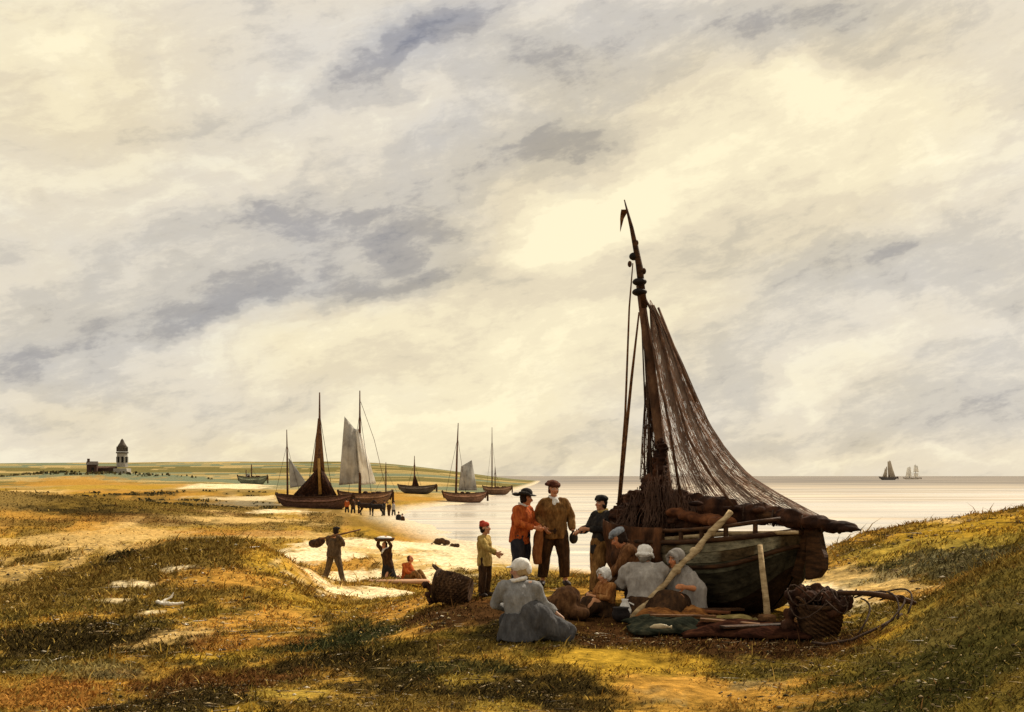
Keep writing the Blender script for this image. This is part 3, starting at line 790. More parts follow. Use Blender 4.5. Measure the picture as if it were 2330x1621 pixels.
add_hull(boat, 3.12, 1.85, .95, hull_col, strakes=8, nt=41, sheer=.16)
# rail stanchions
for i in range(9):
    t_ = -.8 + .2 * i
    x, y, z = hull_pt(3.12, 1.85, .95, t_, 1.0)
    for sy in (1, -1):
        bm = bmesh.new(); add_box(bm, (x, sy * (y - .03), z + .06), (.05, .05, .16), None, .008)
        obj('rail_post', bm, M_WOODD, boat, False)
bm = bmesh.new()
for sy in (1, -1):
    add_tube(bm, [(x, sy * max(y - .03, .02), z + .15) for x, y, z in (hull_pt(3.12, 1.85, .95, -.93 + 1.86 * i / 24, 1.0) for i in range(25))], .026, 8)
obj('top_rail', bm, M_WOODD, boat)

# brown sail hung over the side towards the bow
def hung(u, v):
    t_ = -.97 + 1.02 * u
    s_ = 1.0 - v * (.62 + .10 * math.sin(u * 9)) if v > .12 else 1.0
    x, y, z = hull_pt(3.12, 1.85, .95, t_, s_)
    w = .055 + .045 * math.sin(u * 34 + 2.2 * math.sin(u * 7)) * (.3 + v) + .03 * math.sin(v * 11 + u * 5)
    return V(x - .03, -y - max(.03, w), z + (.14 * (1 - v / .12) if v < .12 else 0) + .05)
obj('draped_sail', sheet(hung, 60, 16, .012), M_SAILR2, boat)
# mast, topmast and rigging
MD = 15.15
mast_pts = [D(1512, 1235, 14.9), D(1490, 1060, MD), D(1462, 850, MD), D(1441, 690, MD), D(1434, 640, MD)]
bm = bmesh.new(); add_tube(bm, mast_pts, [.085, .078, .066, .055, .048], 14); mast = FB.obj('mast', bm, M_MAST)
bm = bmesh.new(); add_tube(bm, [D(1444, 690, MD - .02), D(1432, 590, MD - .03), D(1416, 510, MD - .03), D(1400, 448, MD - .03)], [.05, .045, .028, .008], 10); FB.obj('topmast', bm, M_WOODD, mast).matrix_parent_inverse = Matrix()
for (x_, y_, r_) in ((1434, 632, .10), (1434, 655, .105), (1421, 575, .065)):
    bm = bmesh.new(); add_ell(bm, D(x_, y_, MD), (r_, r_, .055)); FB.obj('mast_band', bm, M_IRON, mast)
bm = bmesh.new()
add_tube(bm, [D(1428, 545, MD), D(1440, 600, MD), D(1444, 640, MD)], .012, 6)
for p_ in ((1427, 545), (1412, 592), (1444, 608)):
    add_ell(bm, D(*p_, MD - .02), (.03, .03, .045))
FB.obj('block', bm, M_WOODD, mast)
def pennant(u, v):
    a = D(1401, 470, MD); b = D(1394, 492, MD + .1); c = D(1391, 520, MD + .18)
    q = a.lerp(b, min(1, 2 * u)) if u < .5 else b.lerp(c, 2 * u - 1)
    return q + V((v - .5) * .10 * (1 - u), .03 * math.sin(8 * u), 0)
FB.obj('pennant', sheet(pennant, 10, 3, .006), M_WOODB, mast)
def line(name, pts, r, m=M_ROPE, parent=None):
    bm = bmesh.new(); add_tube(bm, pts, r, 7); return FB.obj(name, bm, m, parent)
line('sprit', [D(1386, 1150, 15.9), D(1400, 1010, 15.8), D(1416, 850, 15.6), D(1433, 700, 15.3)], [.032, .027, .021, .012], M_WOODB)
line('sprit', [D(1388, 1120, 15.6), D(1402, 930, 15.5), D(1411, 690, 15.3), D(1419, 590, 15.2)], [.022, .017, .013, .008], M_WOODB)
line('shroud', [D(1445, 1110, 15.6), D(1446, 900, 15.4), D(1436, 650, MD)], [.014, .012, .009])
line('shroud', [D(1462, 1090, 15.0), D(1452, 900, 15.1), D(1438, 660, MD)], [.014, .012, .009])
line('shroud', [D(1530, 1140, 14.6), D(1500, 950, 14.8), D(1446, 690, MD - .05)], [.022, .018, .012], M_MAST)
line('halyard', [D(1645, 1135, 13.9), D(1600, 1075, 14.1), D(1545, 985, 14.4), D(1505, 850, 14.7), D(1478, 730, 15.0), D(1446, 668, MD)], .017, M_MAST)
line('forestay', [D(1476, 690, 15.0), D(1520, 800, 14.8), D(1560, 900, 14.6)], .018, M_MAST)
# the lowered gaff and boom wrapped in their tanned sail, reaching out past the stern
boom_pts = [D(1492, 1120, 15.0), D(1600, 1140, 14.4), D(1700, 1152, 13.95), D(1800, 1168, 13.6), D(1870, 1180, 13.4), D(1912, 1189, 13.3)]
bm = bmesh.new(); add_tube(bm, boom_pts, [.085, .085, .08, .07, .05, .03], 10); boom = FB.obj('boom', bm, M_WOODD)
bm = bmesh.new()
random.seed(3)
for k in range(30):
    u = k / 29
    i = min(4, int(u * 5)); p = boom_pts[i].lerp(boom_pts[i + 1], u * 5 - i)
    w = (.17 * (1 - u) ** .9 + .035)
    add_ell(bm, p + V(random.uniform(-.03, .03), random.uniform(-.05, .05), -.03 * (1 - u) + random.uniform(-.02, .03)), (.16, (.14 * (1 - .75 * u)), w * random.uniform(.75, 1.1)), None, 10, 7)
for p_ in ((1560, 1128), (1640, 1140), (1700, 1146)):
    add_ell(bm, D(*p_, 14.2 - .0022 * (p_[0] - 1560)), (.12, .1, .05))
FB.fused('furled_sail', bm, M_SAILB, boom, voxel=.018, smooth_it=3, fold=.035, fscale=9, fstretch=(.4, .4, 1.6), seed=2)
for k in range(7):
    bm = bmesh.new(); u = .08 + k * .13
    i = min(4, int(u * 5)); p = boom_pts[i].lerp(boom_pts[i + 1], u * 5 - i)
    add_tube(bm, [p + V(math.cos(a) * .04, math.cos(a) * (.15 - .11 * u), -.02 + math.sin(a) * (.17 - .14 * u)) for a in np.linspace(0, 6.28, 14)], .012, 6); FB.obj('lashing', bm, M_ROPE, boom)
# heap of lowered sail and nets round the foot of the mast and over the bow
bm = bmesh.new(); random.seed(11)
for (x_, y_, d_, rx, rz) in ((1478, 1060, 15.1, .11, .32), (1470, 1100, 15.1, .22, .26), (1450, 1130, 15.3, .34, .22), (1420, 1160, 15.6, .36, .20), (1490, 1150, 15.0, .34, .22), (1540, 1160, 14.7, .30, .16), (1400, 1180, 15.9, .26, .22), (1440, 1200, 15.3, .36, .20), (1500, 1200, 14.9, .30, .2), (1482, 1020, 15.12, .07, .25), (1405, 1130, 15.9, .14, .16), (1560, 1180, 14.6, .3, .14)):
    add_ell(bm, D(x_, y_, d_), (rx, .24, rz))
FB.fused('lowered_sail', bm, M_SAILB, None, voxel=.013, smooth_it=1, fold=.075, fscale=13, fstretch=(.6, .6, 2.0), seed=5)
rr = random.Random(21); bm = bmesh.new()
for k in range(120):
    x0 = rr.uniform(1395, 1560); top = 1035 + abs(x0 - 1480) * 1.05 + rr.uniform(0, 40)
    pts = [D(x0 + (x0 - 1480) * .25 * t + rr.uniform(-6, 6), top + (1195 - top) * t * rr.uniform(.8, 1.0), 15.0 - .25 - (x0 - 1480) * .004 - .1 * t) for t in np.linspace(0, 1, 7)]
    add_tube(bm, pts, rr.uniform(.0025, .006), 4)
FB.obj('draped_netting', bm, M_NETD)
bm = bmesh.new()
for (x_, y_, d_, r) in ((1520, 1150, 14.55, .10), (1545, 1158, 14.4, .10), (1570, 1162, 14.3, .10), (1595, 1165, 14.2, .10), (1620, 1170, 14.0, .11)):
    add_ell(bm, D(x_, y_, d_), (r * 1.7, r, r * .7))
FB.fused('rust_canvas', bm, M_SAILR, None, voxel=.018, smooth_it=2, fold=.03, fscale=11, seed=8)
bm = bmesh.new()
add_tube(bm, [D(1390, 1215, 15.0), D(1500, 1208, 14.3), D(1640, 1196, 13.75), D(1790, 1194, 13.35)], [.022, .028, .028, .022], 8)
FB.obj('spare_spar', bm, M_WOODP)

# nets hung up to dry, knotted from real twine
def net(name, fn, nu, nv, r, m, label, dropout=0.0, seg=3, extra=0):
    bm = bmesh.new(); rnd = random.Random(4)
    for i in range(nu + 1):
        add_tube(bm, [fn((i + .25 * math.sin(i * 2.3 + j * .4)) / nu if 0 < i < nu else i / nu, j / 44) for j in range(45)], r * rnd.uniform(.7, 1.5), seg, False)
    for j in range(nv + 1):
        v = min(1, max(0, (j + rnd.uniform(-.2, .2)) / nv))
        add_tube(bm, [fn(i / 26, min(1, v + .02 * math.sin(i * .8 + j))) for i in range(27)], r * rnd.uniform(.5, 1.1), seg, False)
    for q in range(extra // 4):
        for sg in (1, -1):
            add_tube(bm, [fn(min(1, max(0, (q / (extra // 4)) + sg * (.22 * t - .11) * (1 - .4 * t))), t) for t in np.linspace(0, 1, 40)], r * rnd.uniform(.6, 1.0), seg, False)
    for k in range(extra):
        u0 = rnd.random(); v0 = rnd.uniform(0, .7); l = rnd.uniform(.15, .4)
        add_tube(bm, [fn(min(1, max(0, u0 + .10 * t / 8 * rnd.uniform(.6, 1.2))), min(1, v0 + l * t / 8)) for t in range(9)], r * rnd.uniform(.8, 1.8), seg, False)
    o = obj(name, bm, m, None)
    return tag(o, label, 'net')
def poly(pts, v):
    s = v * (len(pts) - 1); i = min(len(pts) - 2, int(s)); f = s - i
    return (pts[i][0] + (pts[i + 1][0] - pts[i][0]) * f, pts[i][1] + (pts[i + 1][1] - pts[i][1]) * f)
RE = [(1466, 684), (1502, 755), (1530, 815), (1560, 885), (1590, 950), (1630, 1010), (1682, 1066), (1750, 1108), (1830, 1150), (1900, 1183)]
LE = [(1456, 684), (1460, 760), (1468, 850), (1480, 940), (1492, 1030), (1500, 1100), (1502, 1135)]
def net_big(u, v):
    a, b = poly(LE, v), poly(RE, v)
    e = u ** .85
    x = a[0] + (b[0] - a[0]) * e; y = a[1] + (b[1] - a[1]) * e
    y += 16 * math.sin(math.pi * e) * v
    d = 15.1 - (x - 1465) * .0041
    p = D(x, y, d)
    return p + V(0, .10 * math.sin(u * 17 + v * 3) * (.3 + v) , 0)
net('fishing_net', net_big, 66, 96, .0031, M_NET, 'broad brown fishing net draped from the tall mast down to the boom', extra=190)
def net_small(u, v):
    a = poly([(1452, 800), (1446, 900), (1440, 1000), (1436, 1075)], v); b = poly([(1456, 800), (1472, 900), (1484, 1000), (1492, 1075)], v)
    p = D(a[0] + (b[0] - a[0]) * u, a[1] + (b[1] - a[1]) * u, 15.3)
    return p + V(0, .08 * math.sin(u * 14 + v * 2), 0)
net('fishing_net', net_small, 16, 34, .0055, M_NETD, 'narrow dark net hanging close along the left side of the mast', extra=50)

# poles leaning on the boat
bm = bmesh.new()
pa, pb = G(630, 13.15) + V(0, 0, -.03), D(1640, 1146, 13.75)
pts = [pa.lerp(pb, t) + V(.012 * math.sin(t * 23), 0, .010 * math.sin(t * 17)) for t in np.linspace(0, 1, 16)]
add_tube(bm, pts, [.040 + .008 * math.sin(k * 2.1) for k in range(16)], 9)
for t in (.45, .62, .8): add_ell(bm, pa.lerp(pb, t), (.055, .05, .055))
tag(obj('pole', bm, M_WOODP), 'long pale knotted pole leaning aslant against the beached boat', 'pole')
bm = bmesh.new()
pa, pb = G(768, 12.75), D(1704, 1222, 13.12)
add_tube(bm, [pa, pa.lerp(pb, .3) + V(.01, 0, 0), pa.lerp(pb, .7), pb], [.045, .038, .035, .03], 8)
pr = obj('boat_prop', bm, M_WOODP); tag(pr, 'short pale timber propping up the stern end of the boat', 'prop')
bm = bmesh.new(); add_box(bm, pa + V(-.02, -.03, .07), (.17, .16, .18), Matrix.Rotation(.5, 3, 'Z'), .02)
obj('foot_block', bm, M_WOODB, pr, False)

# ------------------------------------------------------------------ distant boats
def far_boat(loc, rz, L, B, H, label, col1, masts=(), sails=(), group='boats lying along the creek', bits=True, name='sailing_boat', rudder=True):
    r = empty(name, loc, rz)
    tag(r, label, 'boat', group)
    def cf(t, s, sy):
        n = fbm3(np.array([[t * 5, s * 5, sy + L]]), 2)[0]
        c = np.array(col1) * (1.0 + 1.9 * n)  # hulls lightened to put distance haze into their colour
        return c * 2.2 if .72 < s < .86 else c
    add_hull(r, L, B, H, cf, strakes=6, nt=21, rudder=False)
    if rudder:
        bm = bmesh.new(); add_box(bm, (L * .515, 0, H * .72), (.045 * L, .04 * B, H * .85), None, .05); obj('rudder', bm, M_WOODD, r, False)
    for (x, h, rad, lean) in masts:
        bm = bmesh.new(); add_tube(bm, [(x, 0, H * .4), (x + lean * h * .5, 0, H + h * .5), (x + lean * h, 0, h)], [rad, rad * .8, rad * .35], 8)
        mm = obj('mast', bm, M_MAST, r)
        for sg in (-1, 1):
            bm = bmesh.new(); add_tube(bm, [(x + lean * h * .8, 0, h * .82), (x - sg * L * .22, sg * B * .35, H * 1.0)], rad * .16, 5); obj('stay', bm, M_ROPE, mm)
    for (m, pts, belly) in sails:
        # pts: four corners (x, z): top inner, top outer, bottom outer, bottom inner
        a, b, c, d = [V(p[0], 0, p[1]) for p in pts]
        def fn(u, v, a=a, b=b, c=c, d=d, k=belly):
            q = a.lerp(b, u).lerp(d.lerp(c, u), v)
            return q + V(0, -k * math.sin(math.pi * u) * math.sin(math.pi * min(1, v * 1.1)) + .06 * k * math.sin(u * 19 + v * 5) * (1 + v), 0)
        sl = obj('sail', sheet(fn, 16, 18, .03), m, r)
    if bits:
        rr = random.Random(int(L * 100))
        for k in range(6):
            bm = bmesh.new(); add_ell(bm, (rr.uniform(-.36, .4) * L, rr.uniform(-.25, .25) * B, H * .96 + rr.uniform(0, .10) * H), (L * .05, B * .14, H * .13), None, 8, 6)
            obj('net_heap', bm, M_SAILB, r)
    return r
def base(xd, yd, z=0.0):
    py = yd * K; d = F * (EYE - z) / (py - HY)
    return V((xd * K - CX) / F * d, d, z)
# pair drawn up at the head of the creek
def scale_at(d): return d / F * K      # metres per picture unit at a distance
b1 = base(705, 1148, .25); s1 = scale_at(b1.y)
h1 = lambda y: (1150 - y) * s1
A = far_boat(b1, math.radians(-7), 175 * s1, 70 * s1, 34 * s1, 'dark hulled boat with brown sails lowered round its tall mast, largest of the distant boats', (.055, .030, .022),
    masts=((12 * s1, h1(882), 4.2 * s1, -.0), (-62 * s1, h1(965), 2.6 * s1, -.012)),
    sails=((M_SAILB, [(9 * s1, h1(1050)), (11 * s1, h1(1050)), (8 * s1, h1(1116)), (-58 * s1, h1(1122))], .8), (M_SAILB, [(14 * s1, h1(1045)), (16 * s1, h1(1048)), (52 * s1, h1(1112)), (16 * s1, h1(1118))], .8),
           (M_WOODB, [(8 * s1, h1(940)), (14 * s1, h1(940)), (24 * s1, h1(1060)), (-4 * s1, h1(1060))], .15), (M_SAILG, [(-60 * s1, h1(1030)), (-58 * s1, h1(1030)), (-14 * s1, h1(1090)), (-56 * s1, h1(1096))], .3)))
bm = bmesh.new(); add_tube(bm, [(16 * s1, -.5, 40 * s1), (12 * s1, -.4, h1(1030))], [4.0 * s1, 3.0 * s1], 8); obj('spar', bm, mat('yellow_spar', [(.25, .13, .03), (.42, .24, .07)], 2), A)
b2 = base(800, 1143, .2) + V(0, 9, 0); s2 = scale_at(b2.y)
h2 = lambda y: (1143 - y) * s2
B2 = far_boat(b2, math.radians(6), 120 * s2, 56 * s2, 32 * s2, 'brown boat with tall white and grey hoisted sails beside the dark hulled boat', (.075, .045, .028),
    masts=((-12 * s2, h2(880), 3.4 * s2, .0), (46 * s2, h2(1040), 1.8 * s2, 0)),
    sails=((M_SAILG, [(-46 * s2, h2(938)), (-18 * s2, h2(972)), (-14 * s2, h2(1088)), (-58 * s2, h2(1092))], 1.4),
           (M_SAILW, [(-24 * s2, h2(966)), (-12 * s2, h2(966)), (24 * s2, h2(1088)), (-12 * s2, h2(1092))], 1.0)))
bm = bmesh.new(); add_tube(bm, [(-10 * s2, 0, h2(905)), (20 * s2, 0, h2(990)), (46 * s2, 0, h2(1100))], .6 * s2, 6); obj('forestay', bm, M_MAST, B2)
# farther up the creek
b3 = base(935, 1108, .9); s3 = scale_at(b3.y); h3 = lambda y: (1108 - y) * s3
far_boat(b3, math.radians(-14), 90 * s3, 34 * s3, 18 * s3, 'small dark boat with a bare thin mast drawn up on the creek sand', (.05, .045, .04), masts=((-6 * s3, h3(1022), 2.0 * s3, .0),),
    sails=((M_SAILB, [(-8 * s3, h3(1068)), (-4 * s3, h3(1066)), (6 * s3, h3(1092)), (-12 * s3, h3(1092))], .2),))
b4 = base(1042, 1127, .0); s4 = scale_at(b4.y); h4 = lambda y: (1127 - y) * s4
far_boat(b4 - V(0, 0, .3), math.radians(5), 100 * s4, 38 * s4, 24 * s4, 'brown boat afloat in the creek with one slack grey sail', (.10, .055, .035), masts=((-20 * s4, h4(945), 2.6 * s4, .03),),
    sails=((M_SAILG, [(-8 * s4, h4(1042)), (16 * s4, h4(1028)), (28 * s4, h4(1096)), (-14 * s4, h4(1096))], 1.4),))
b5 = base(1115, 1110, .1); s5 = scale_at(b5.y); h5 = lambda y: (1110 - y) * s5
far_boat(b5, math.radians(-10), 66 * s5, 28 * s5, 17 * s5, 'low boat with two thin bare masts behind the boat with the slack grey sail', (.09, .055, .035), masts=((-12 * s5, h5(958), 1.6 * s5, 0), (-5 * s5, h5(1046), 1.5 * s5, 0)))
b6 = G(566 * K, 300); b6 = V(b6.x, 300, b6.z - .2); s6 = scale_at(300); h6 = lambda y: (1086 - y) * s6
far_boat(b6, math.radians(4), 66 * s6, 26 * s6, 20 * s6, 'tiny grey boat stranded far off among the pale dunes', (.07, .08, .06), masts=((-2 * s6, h6(1036), 1.6 * s6, 0), (-14 * s6, h6(1052), 1.3 * s6, 0)), sails=((M_SAILG, [(-14 * s6, h6(1060)), (-6 * s6, h6(1058)), (-4 * s6, h6(1078)), (-16 * s6, h6(1078))], .2),))
# two ships out at sea
b7 = V((1992 * K - CX) / F * 1400, 1400, -.6); s7 = scale_at(1400)
h7 = lambda y: (1072 - y) * s7
M_SAILT = mat('tan_sail', [(.34, .28, .20), (.50, .42, .31)], .1, .9, .2, 2)
far_boat(b7, 0, 42 * s7, 12 * s7, 7 * s7, 'grey-brown ship under full sail on the sea horizon', (.06, .055, .05), masts=((2 * s7, h7(1026), .8 * s7, 0), (-8 * s7, h7(1044), .6 * s7, 0)), group='ships on the sea horizon', bits=False, name='sailing_ship',
    sails=((M_SAILT, [(-2 * s7, h7(1030)), (5 * s7, h7(1028)), (16 * s7, h7(1066)), (-1 * s7, h7(1066))], 3), (M_SAILT, [(-5 * s7, h7(1042)), (-3 * s7, h7(1040)), (-3 * s7, h7(1066)), (-15 * s7, h7(1067))], 2)))
b8 = V((2045 * K - CX) / F * 1700, 1700, -.6); s8 = scale_at(1700)
h8 = lambda y: (1071 - y) * s8
far_boat(b8, 0, 40 * s8, 11 * s8, 4 * s8, 'white sailed ship, right of the grey-brown one on the horizon', (.30, .27, .22), masts=((8 * s8, h8(1036), .6 * s8, 0), (-6 * s8, h8(1041), .6 * s8, 0)), group='ships on the sea horizon', bits=False, name='sailing_ship',
    sails=((M_SAILW, [(5 * s8, h8(1038)), (13 * s8, h8(1040)), (15 * s8, h8(1054)), (3 * s8, h8(1054))], 2), (M_SAILW, [(-11 * s8, h8(1044)), (-3 * s8, h8(1042)), (-1 * s8, h8(1066)), (-15 * s8, h8(1066))], 2), (M_SAILW, [(4 * s8, h8(1056)), (14 * s8, h8(1056)), (13 * s8, h8(1066)), (4 * s8, h8(1066))], 2)))

# ------------------------------------------------------------------ tower and low houses on the far dune
M_STONE = mat('grey_stone', [(.22, .19, .16), (.36, .32, .27), (.46, .42, .36)], .5, .9, .5, 4)
M_STONED = mat('dark_slate', [(.06, .048, .038), (.13, .105, .085)], .6, .8, .5, 4)
M_BRICK = mat('old_brick', [(.05, .028, .02), (.10, .055, .04)], .6, .9, .5, 4)
M_WHITEW = mat('limewash', [(.26, .23, .19), (.40, .36, .30)], .4, .9, .3, 3)
M_VOID = mat('dark_opening', [(.012, .010, .010), (.02, .018, .016)], 2)
st = scale_at(350)
tx = G(274 * K, 350); tb = V(tx.x, 350, tx.z - .3); ht = lambda y: (1060 - y) * st
tower = empty('lighthouse_tower', tb); tag(tower, 'tall grey stone tower with a dark domed lantern on the far dune', 'tower')
def oct_(bm, z0, z1, r0, r1, n=8):
    add_tube(bm, [(0, 0, z0), (0, 0, z1)], [r0, r1], n)
bm = bmesh.new(); add_box(bm, (0, 0, ht(1052) / 2), (30 * st, 30 * st, ht(1042)), None, .1); obj('base', bm, M_WHITEW, tower, False)
bm = bmesh.new(); oct_(bm, ht(1044), ht(1012), 13.2 * st, 11.8 * st); sh = obj('shaft', bm, M_STONE, tower, False)
for k in range(8):
    a = (k + .5) * math.pi / 4; 
    bm = bmesh.new(); add_box(bm, (math.cos(a) * 12.0 * st, math.sin(a) * 12.0 * st, ht(1027)), (1.2 * st, 4.5 * st, 13 * st), Matrix.Rotation(a, 3, 'Z')); obj('window', bm, M_VOID, sh, False)
bm = bmesh.new(); oct_(bm, ht(1013), ht(1010), 14.2 * st, 14.2 * st); obj('gallery', bm, M_STONED, tower, False)
bm = bmesh.new(); oct_(bm, ht(1009), ht(1000), 11 * st, 11 * st); oct_(bm, ht(1000.5), ht(998), 13 * st, 13 * st)
for k in range(8):
    a = k * math.pi / 4; add_tube(bm, [(math.cos(a) * 12 * st, math.sin(a) * 12 * st, ht(1009)), (math.cos(a) * 12 * st, math.sin(a) * 12 * st, ht(1000))], 1.1 * st, 5)
obj('lantern', bm, M_STONED, tower, False)
bm = bmesh.new(); add_tube(bm, [(0, 0, ht(998)), (0, 0, ht(994)), (0, 0, ht(990)), (0, 0, ht(986.5)), (0, 0, ht(984)), (0, 0, ht(980))], [10.5 * st, 8.5 * st, 5.8 * st, 4.2 * st, 3.4 * st, .6 * st], 10); obj('roof', bm, M_STONED, tower)
hx = G(207 * K, 346); hb = V(hx.x, 346, hx.z - .3)
house = empty('house', hb, math.radians(12)); tag(house, 'small dark gabled house with a chimney, left of the tower', 'house')
bm = bmesh.new(); add_box(bm, (0, 0, 10 * st), (21 * st, 18 * st, 20 * st)); obj('wall', bm, M_BRICK, house, False)
def gable(bm, w, d, z0, z1, o=1.0):
    vs = [bm.verts.new(p) for p in ((-w, -d, z0), (w, -d, z0), (w, d, z0), (-w, d, z0), (-w, 0, z1), (w, 0, z1))]
    for f in ((0, 1, 5, 4), (2, 3, 4, 5), (0, 4, 3), (1, 2, 5), (0, 3, 2, 1)): bm.faces.new([vs[i] for i in f])
bm = bmesh.new(); gable(bm, 12 * st, 11 * st, 19.5 * st, 27 * st); rf = obj('roof', bm, M_STONED, house, False)
bm = bmesh.new(); add_box(bm, (-8 * st, 0, 27 * st), (5 * st, 5 * st, 12 * st)); obj('chimney', bm, M_BRICK, rf, False)
bm = bmesh.new(); add_box(bm, (2 * st, -9.1 * st, 10 * st), (5 * st, .6 * st, 7 * st)); obj('window', bm, M_VOID, house, False)
wx = G(238 * K, 349)
shed = empty('shed', V(wx.x, 349, wx.z - .3), 0); tag(shed, 'long low brown building between the dark house and the tower', 'building')
bm = bmesh.new(); add_box(bm, (0, 0, 6 * st), (44 * st, 12 * st, 12 * st)); obj('wall', bm, M_BRICK, shed, False)
bm = bmesh.new(); gable(bm, 22.5 * st, 7.5 * st, 11.6 * st, 16 * st); obj('roof', bm, mat('brown_tiles', [(.09, .05, .035), (.16, .09, .06)], .6), shed, False)
# ------------------------------------------------------------------ people: one continuous body each, clothing fitted over it
SKIN = (.54, .26, .14); SKIN_R = (.56, .22, .10)
STAND = dict(hip=(0, 0, .92), chest=(0, .01, 1.26), neck=(0, .02, 1.45), head=(0, -.02, 1.59), look=(0, -1, 0),
    shL=(.172, .015, 1.385), shR=(-.172, .015, 1.385), elL=(.25, .05, 1.13), elR=(-.25, .05, 1.13), wrL=(.25, -.03, .89), wrR=(-.25, -.03, .89),
    hipL=(.09, 0, .90), hipR=(-.09, 0, .90), knL=(.12, -.02, .49), knR=(-.12, -.02, .49), anL=(.13, .02, .075), anR=(-.13, .02, .075))
SIT = dict(hip=(0, .0, .14), chest=(0, -.02, .46), neck=(0, -.03, .63), head=(0, -.08, .765), look=(0, -1, -.1),
    shL=(.18, -.02, .59), shR=(-.18, -.02, .59), elL=(.23, -.14, .36), elR=(-.23, -.14, .36), wrL=(.12, -.34, .32), wrR=(-.12, -.34, .32),
    hipL=(.10, -.04, .13), hipR=(-.10, -.04, .13), knL=(.17, -.42, .34), knR=(-.17, -.42, .34), anL=(.14, -.62, .07), anR=(-.14, -.62, .07))
def pose(b, **kw):
    j = {k: Vector(v) for k, v in b.items()}
    j.update({k: Vector(v) for k, v in kw.items()})
    return j
def head_axes(J):
    f = J['look'].normalized()
    r = f.cross(V(0, 0, 1)).normalized(); u = r.cross(f)
    return f, r, u, Matrix((r, f, u)).transposed()
def body(root, J, voxel, skin=SKIN, hs=1.0, hands=True):
    bm = bmesh.new(); f, r, u, R = head_axes(J); side = J['shL'] - J['shR']
    h, c, n, hd = J['hip'], J['chest'], J['neck'], J['head']
    add_tube(bm, [h - (c - h) * .2, h, h.lerp(c, .5), c, c.lerp(n, .6), n], [.095, .12, .105, .125, .10, .055], 14, True, [1.4, 1.35, 1.3, 1.35, 1.3, 1], side)
    add_tube(bm, [J['shR'], J['shL']], [.055, .055], 10)
    for s in 'LR':
        add_tube(bm, [J['sh' + s], J['sh' + s].lerp(J['el' + s], .5), J['el' + s], J['el' + s].lerp(J['wr' + s], .4), J['wr' + s]], [.052, .050, .040, .041, .027], 10)
        add_tube(bm, [J['hip' + s], J['hip' + s].lerp(J['kn' + s], .5), J['kn' + s], J['kn' + s].lerp(J['an' + s], .35), J['an' + s]], [.085, .078, .055, .057, .036], 10)
        fd = J.get('toe' + s) or (J['an' + s] + V(.03 if s == 'L' else -.03, -.15, -.045))
        add_tube(bm, [J['an' + s], J['an' + s].lerp(fd, .5), fd], [.04, .042, .03], 8)
        wr = J['wr' + s]; hv = (J.get('hand' + s) or (wr - J['el' + s])).normalized()
        inn = V(-1 if s == 'L' else 1, 0, 0)
        pn = (J.get('palm' + s) or (inn - hv * inn.dot(hv)))
        pn = (pn - hv * pn.dot(hv)); pn = pn.normalized() if pn.length > .01 else hv.orthogonal().normalized()
        sv = hv.cross(pn); sv = sv if sv.y < 0 or abs(sv.y) < .2 else -sv      # towards the thumb
        add_tube(bm, [wr, wr + hv * .035, wr + hv * .095], [.026, .026, .022], 8, True, [1.1, 1.6, 1.8], sv)
        if hands:
            for q, (o, ln) in enumerate(((.030, .066), (.010, .076), (-.010, .070), (-.029, .052))):
                b0 = wr + hv * .088 + sv * o; curl = .5 + .15 * q
                b1 = b0 + (hv * math.cos(curl * .5) + pn * math.sin(curl * .5)) * ln * .5
                b2 = b1 + (hv * math.cos(curl * 1.6) + pn * math.sin(curl * 1.6)) * ln * .5
                add_tube(bm, [b0, b1, b2], [.0105, .0098, .008], 7)
            t0 = wr + hv * .03 + sv * .030; t1 = t0 + (hv * .6 + sv * .7 + pn * .3).normalized() * .04; t2 = t1 + (hv * .85 + sv * .25 + pn * .35).normalized() * .032
            add_tube(bm, [t0, t1, t2], [.014, .0125, .0095], 7)
    add_tube(bm, [n - V(0, 0, .03), hd - u * .06 * hs], [.058, .052], 10)
    q = lambda a, b, c_: hd + (r * a + f * b + u * c_) * hs
    add_ell(bm, q(0, -.012, .022), (.076 * hs, .096 * hs, .098 * hs), R, 18, 12)
    add_ell(bm, q(0, .022, -.045), (.058 * hs, .068 * hs, .070 * hs), R, 14, 10)
    add_ell(bm, q(0, .062, -.096), (.026 * hs, .024 * hs, .020 * hs), R, 10, 8)
    add_tube(bm, [q(0, .078, .022), q(0, .098, -.004), q(0, .112, -.024), q(0, .088, -.034)], [.010 * hs, .014 * hs, .018 * hs, .014 * hs], 8)
    for sx in (-1, 1):
        add_ell(bm, q(sx * .074, -.006, -.008), (.012 * hs, .020 * hs, .032 * hs), R, 8, 8)
        add_ell(bm, q(sx * .034, .060, -.020), (.026 * hs, .026 * hs, .022 * hs), R, 8, 8)
        add_ell(bm, q(sx * .030, .074, .034), (.026 * hs, .014 * hs, .009 * hs), R, 8, 6)
    Rt = np.array(R).T; h0 = np.array(hd)
    def paint(co):
        l = (co - h0) @ Rt.T / hs
        col = np.tile(np.array(skin), (len(co), 1)).astype(float)
        hm = (np.abs(l) < .15).all(1)
        w = np.exp(-((np.abs(l[:, 0]) - .04) / .02) ** 2 - ((l[:, 2] + .025) / .02) ** 2) * (l[:, 1] > .04) * hm
        w = np.maximum(w, np.exp(-(l[:, 0] / .02) ** 2 - ((l[:, 2] + .015) / .03) ** 2) * (l[:, 1] > .085) * hm * .8)
        col = col * (1 - .5 * w[:, None]) + np.array((.50, .13, .07)) * .5 * w[:, None]
        lip = np.exp(-(l[:, 0] / .022) ** 2 - ((l[:, 2] + .062) / .007) ** 2) * (l[:, 1] > .05) * hm
        col = col * (1 - lip[:, None]) + np.array((.16, .045, .035)) * lip[:, None]
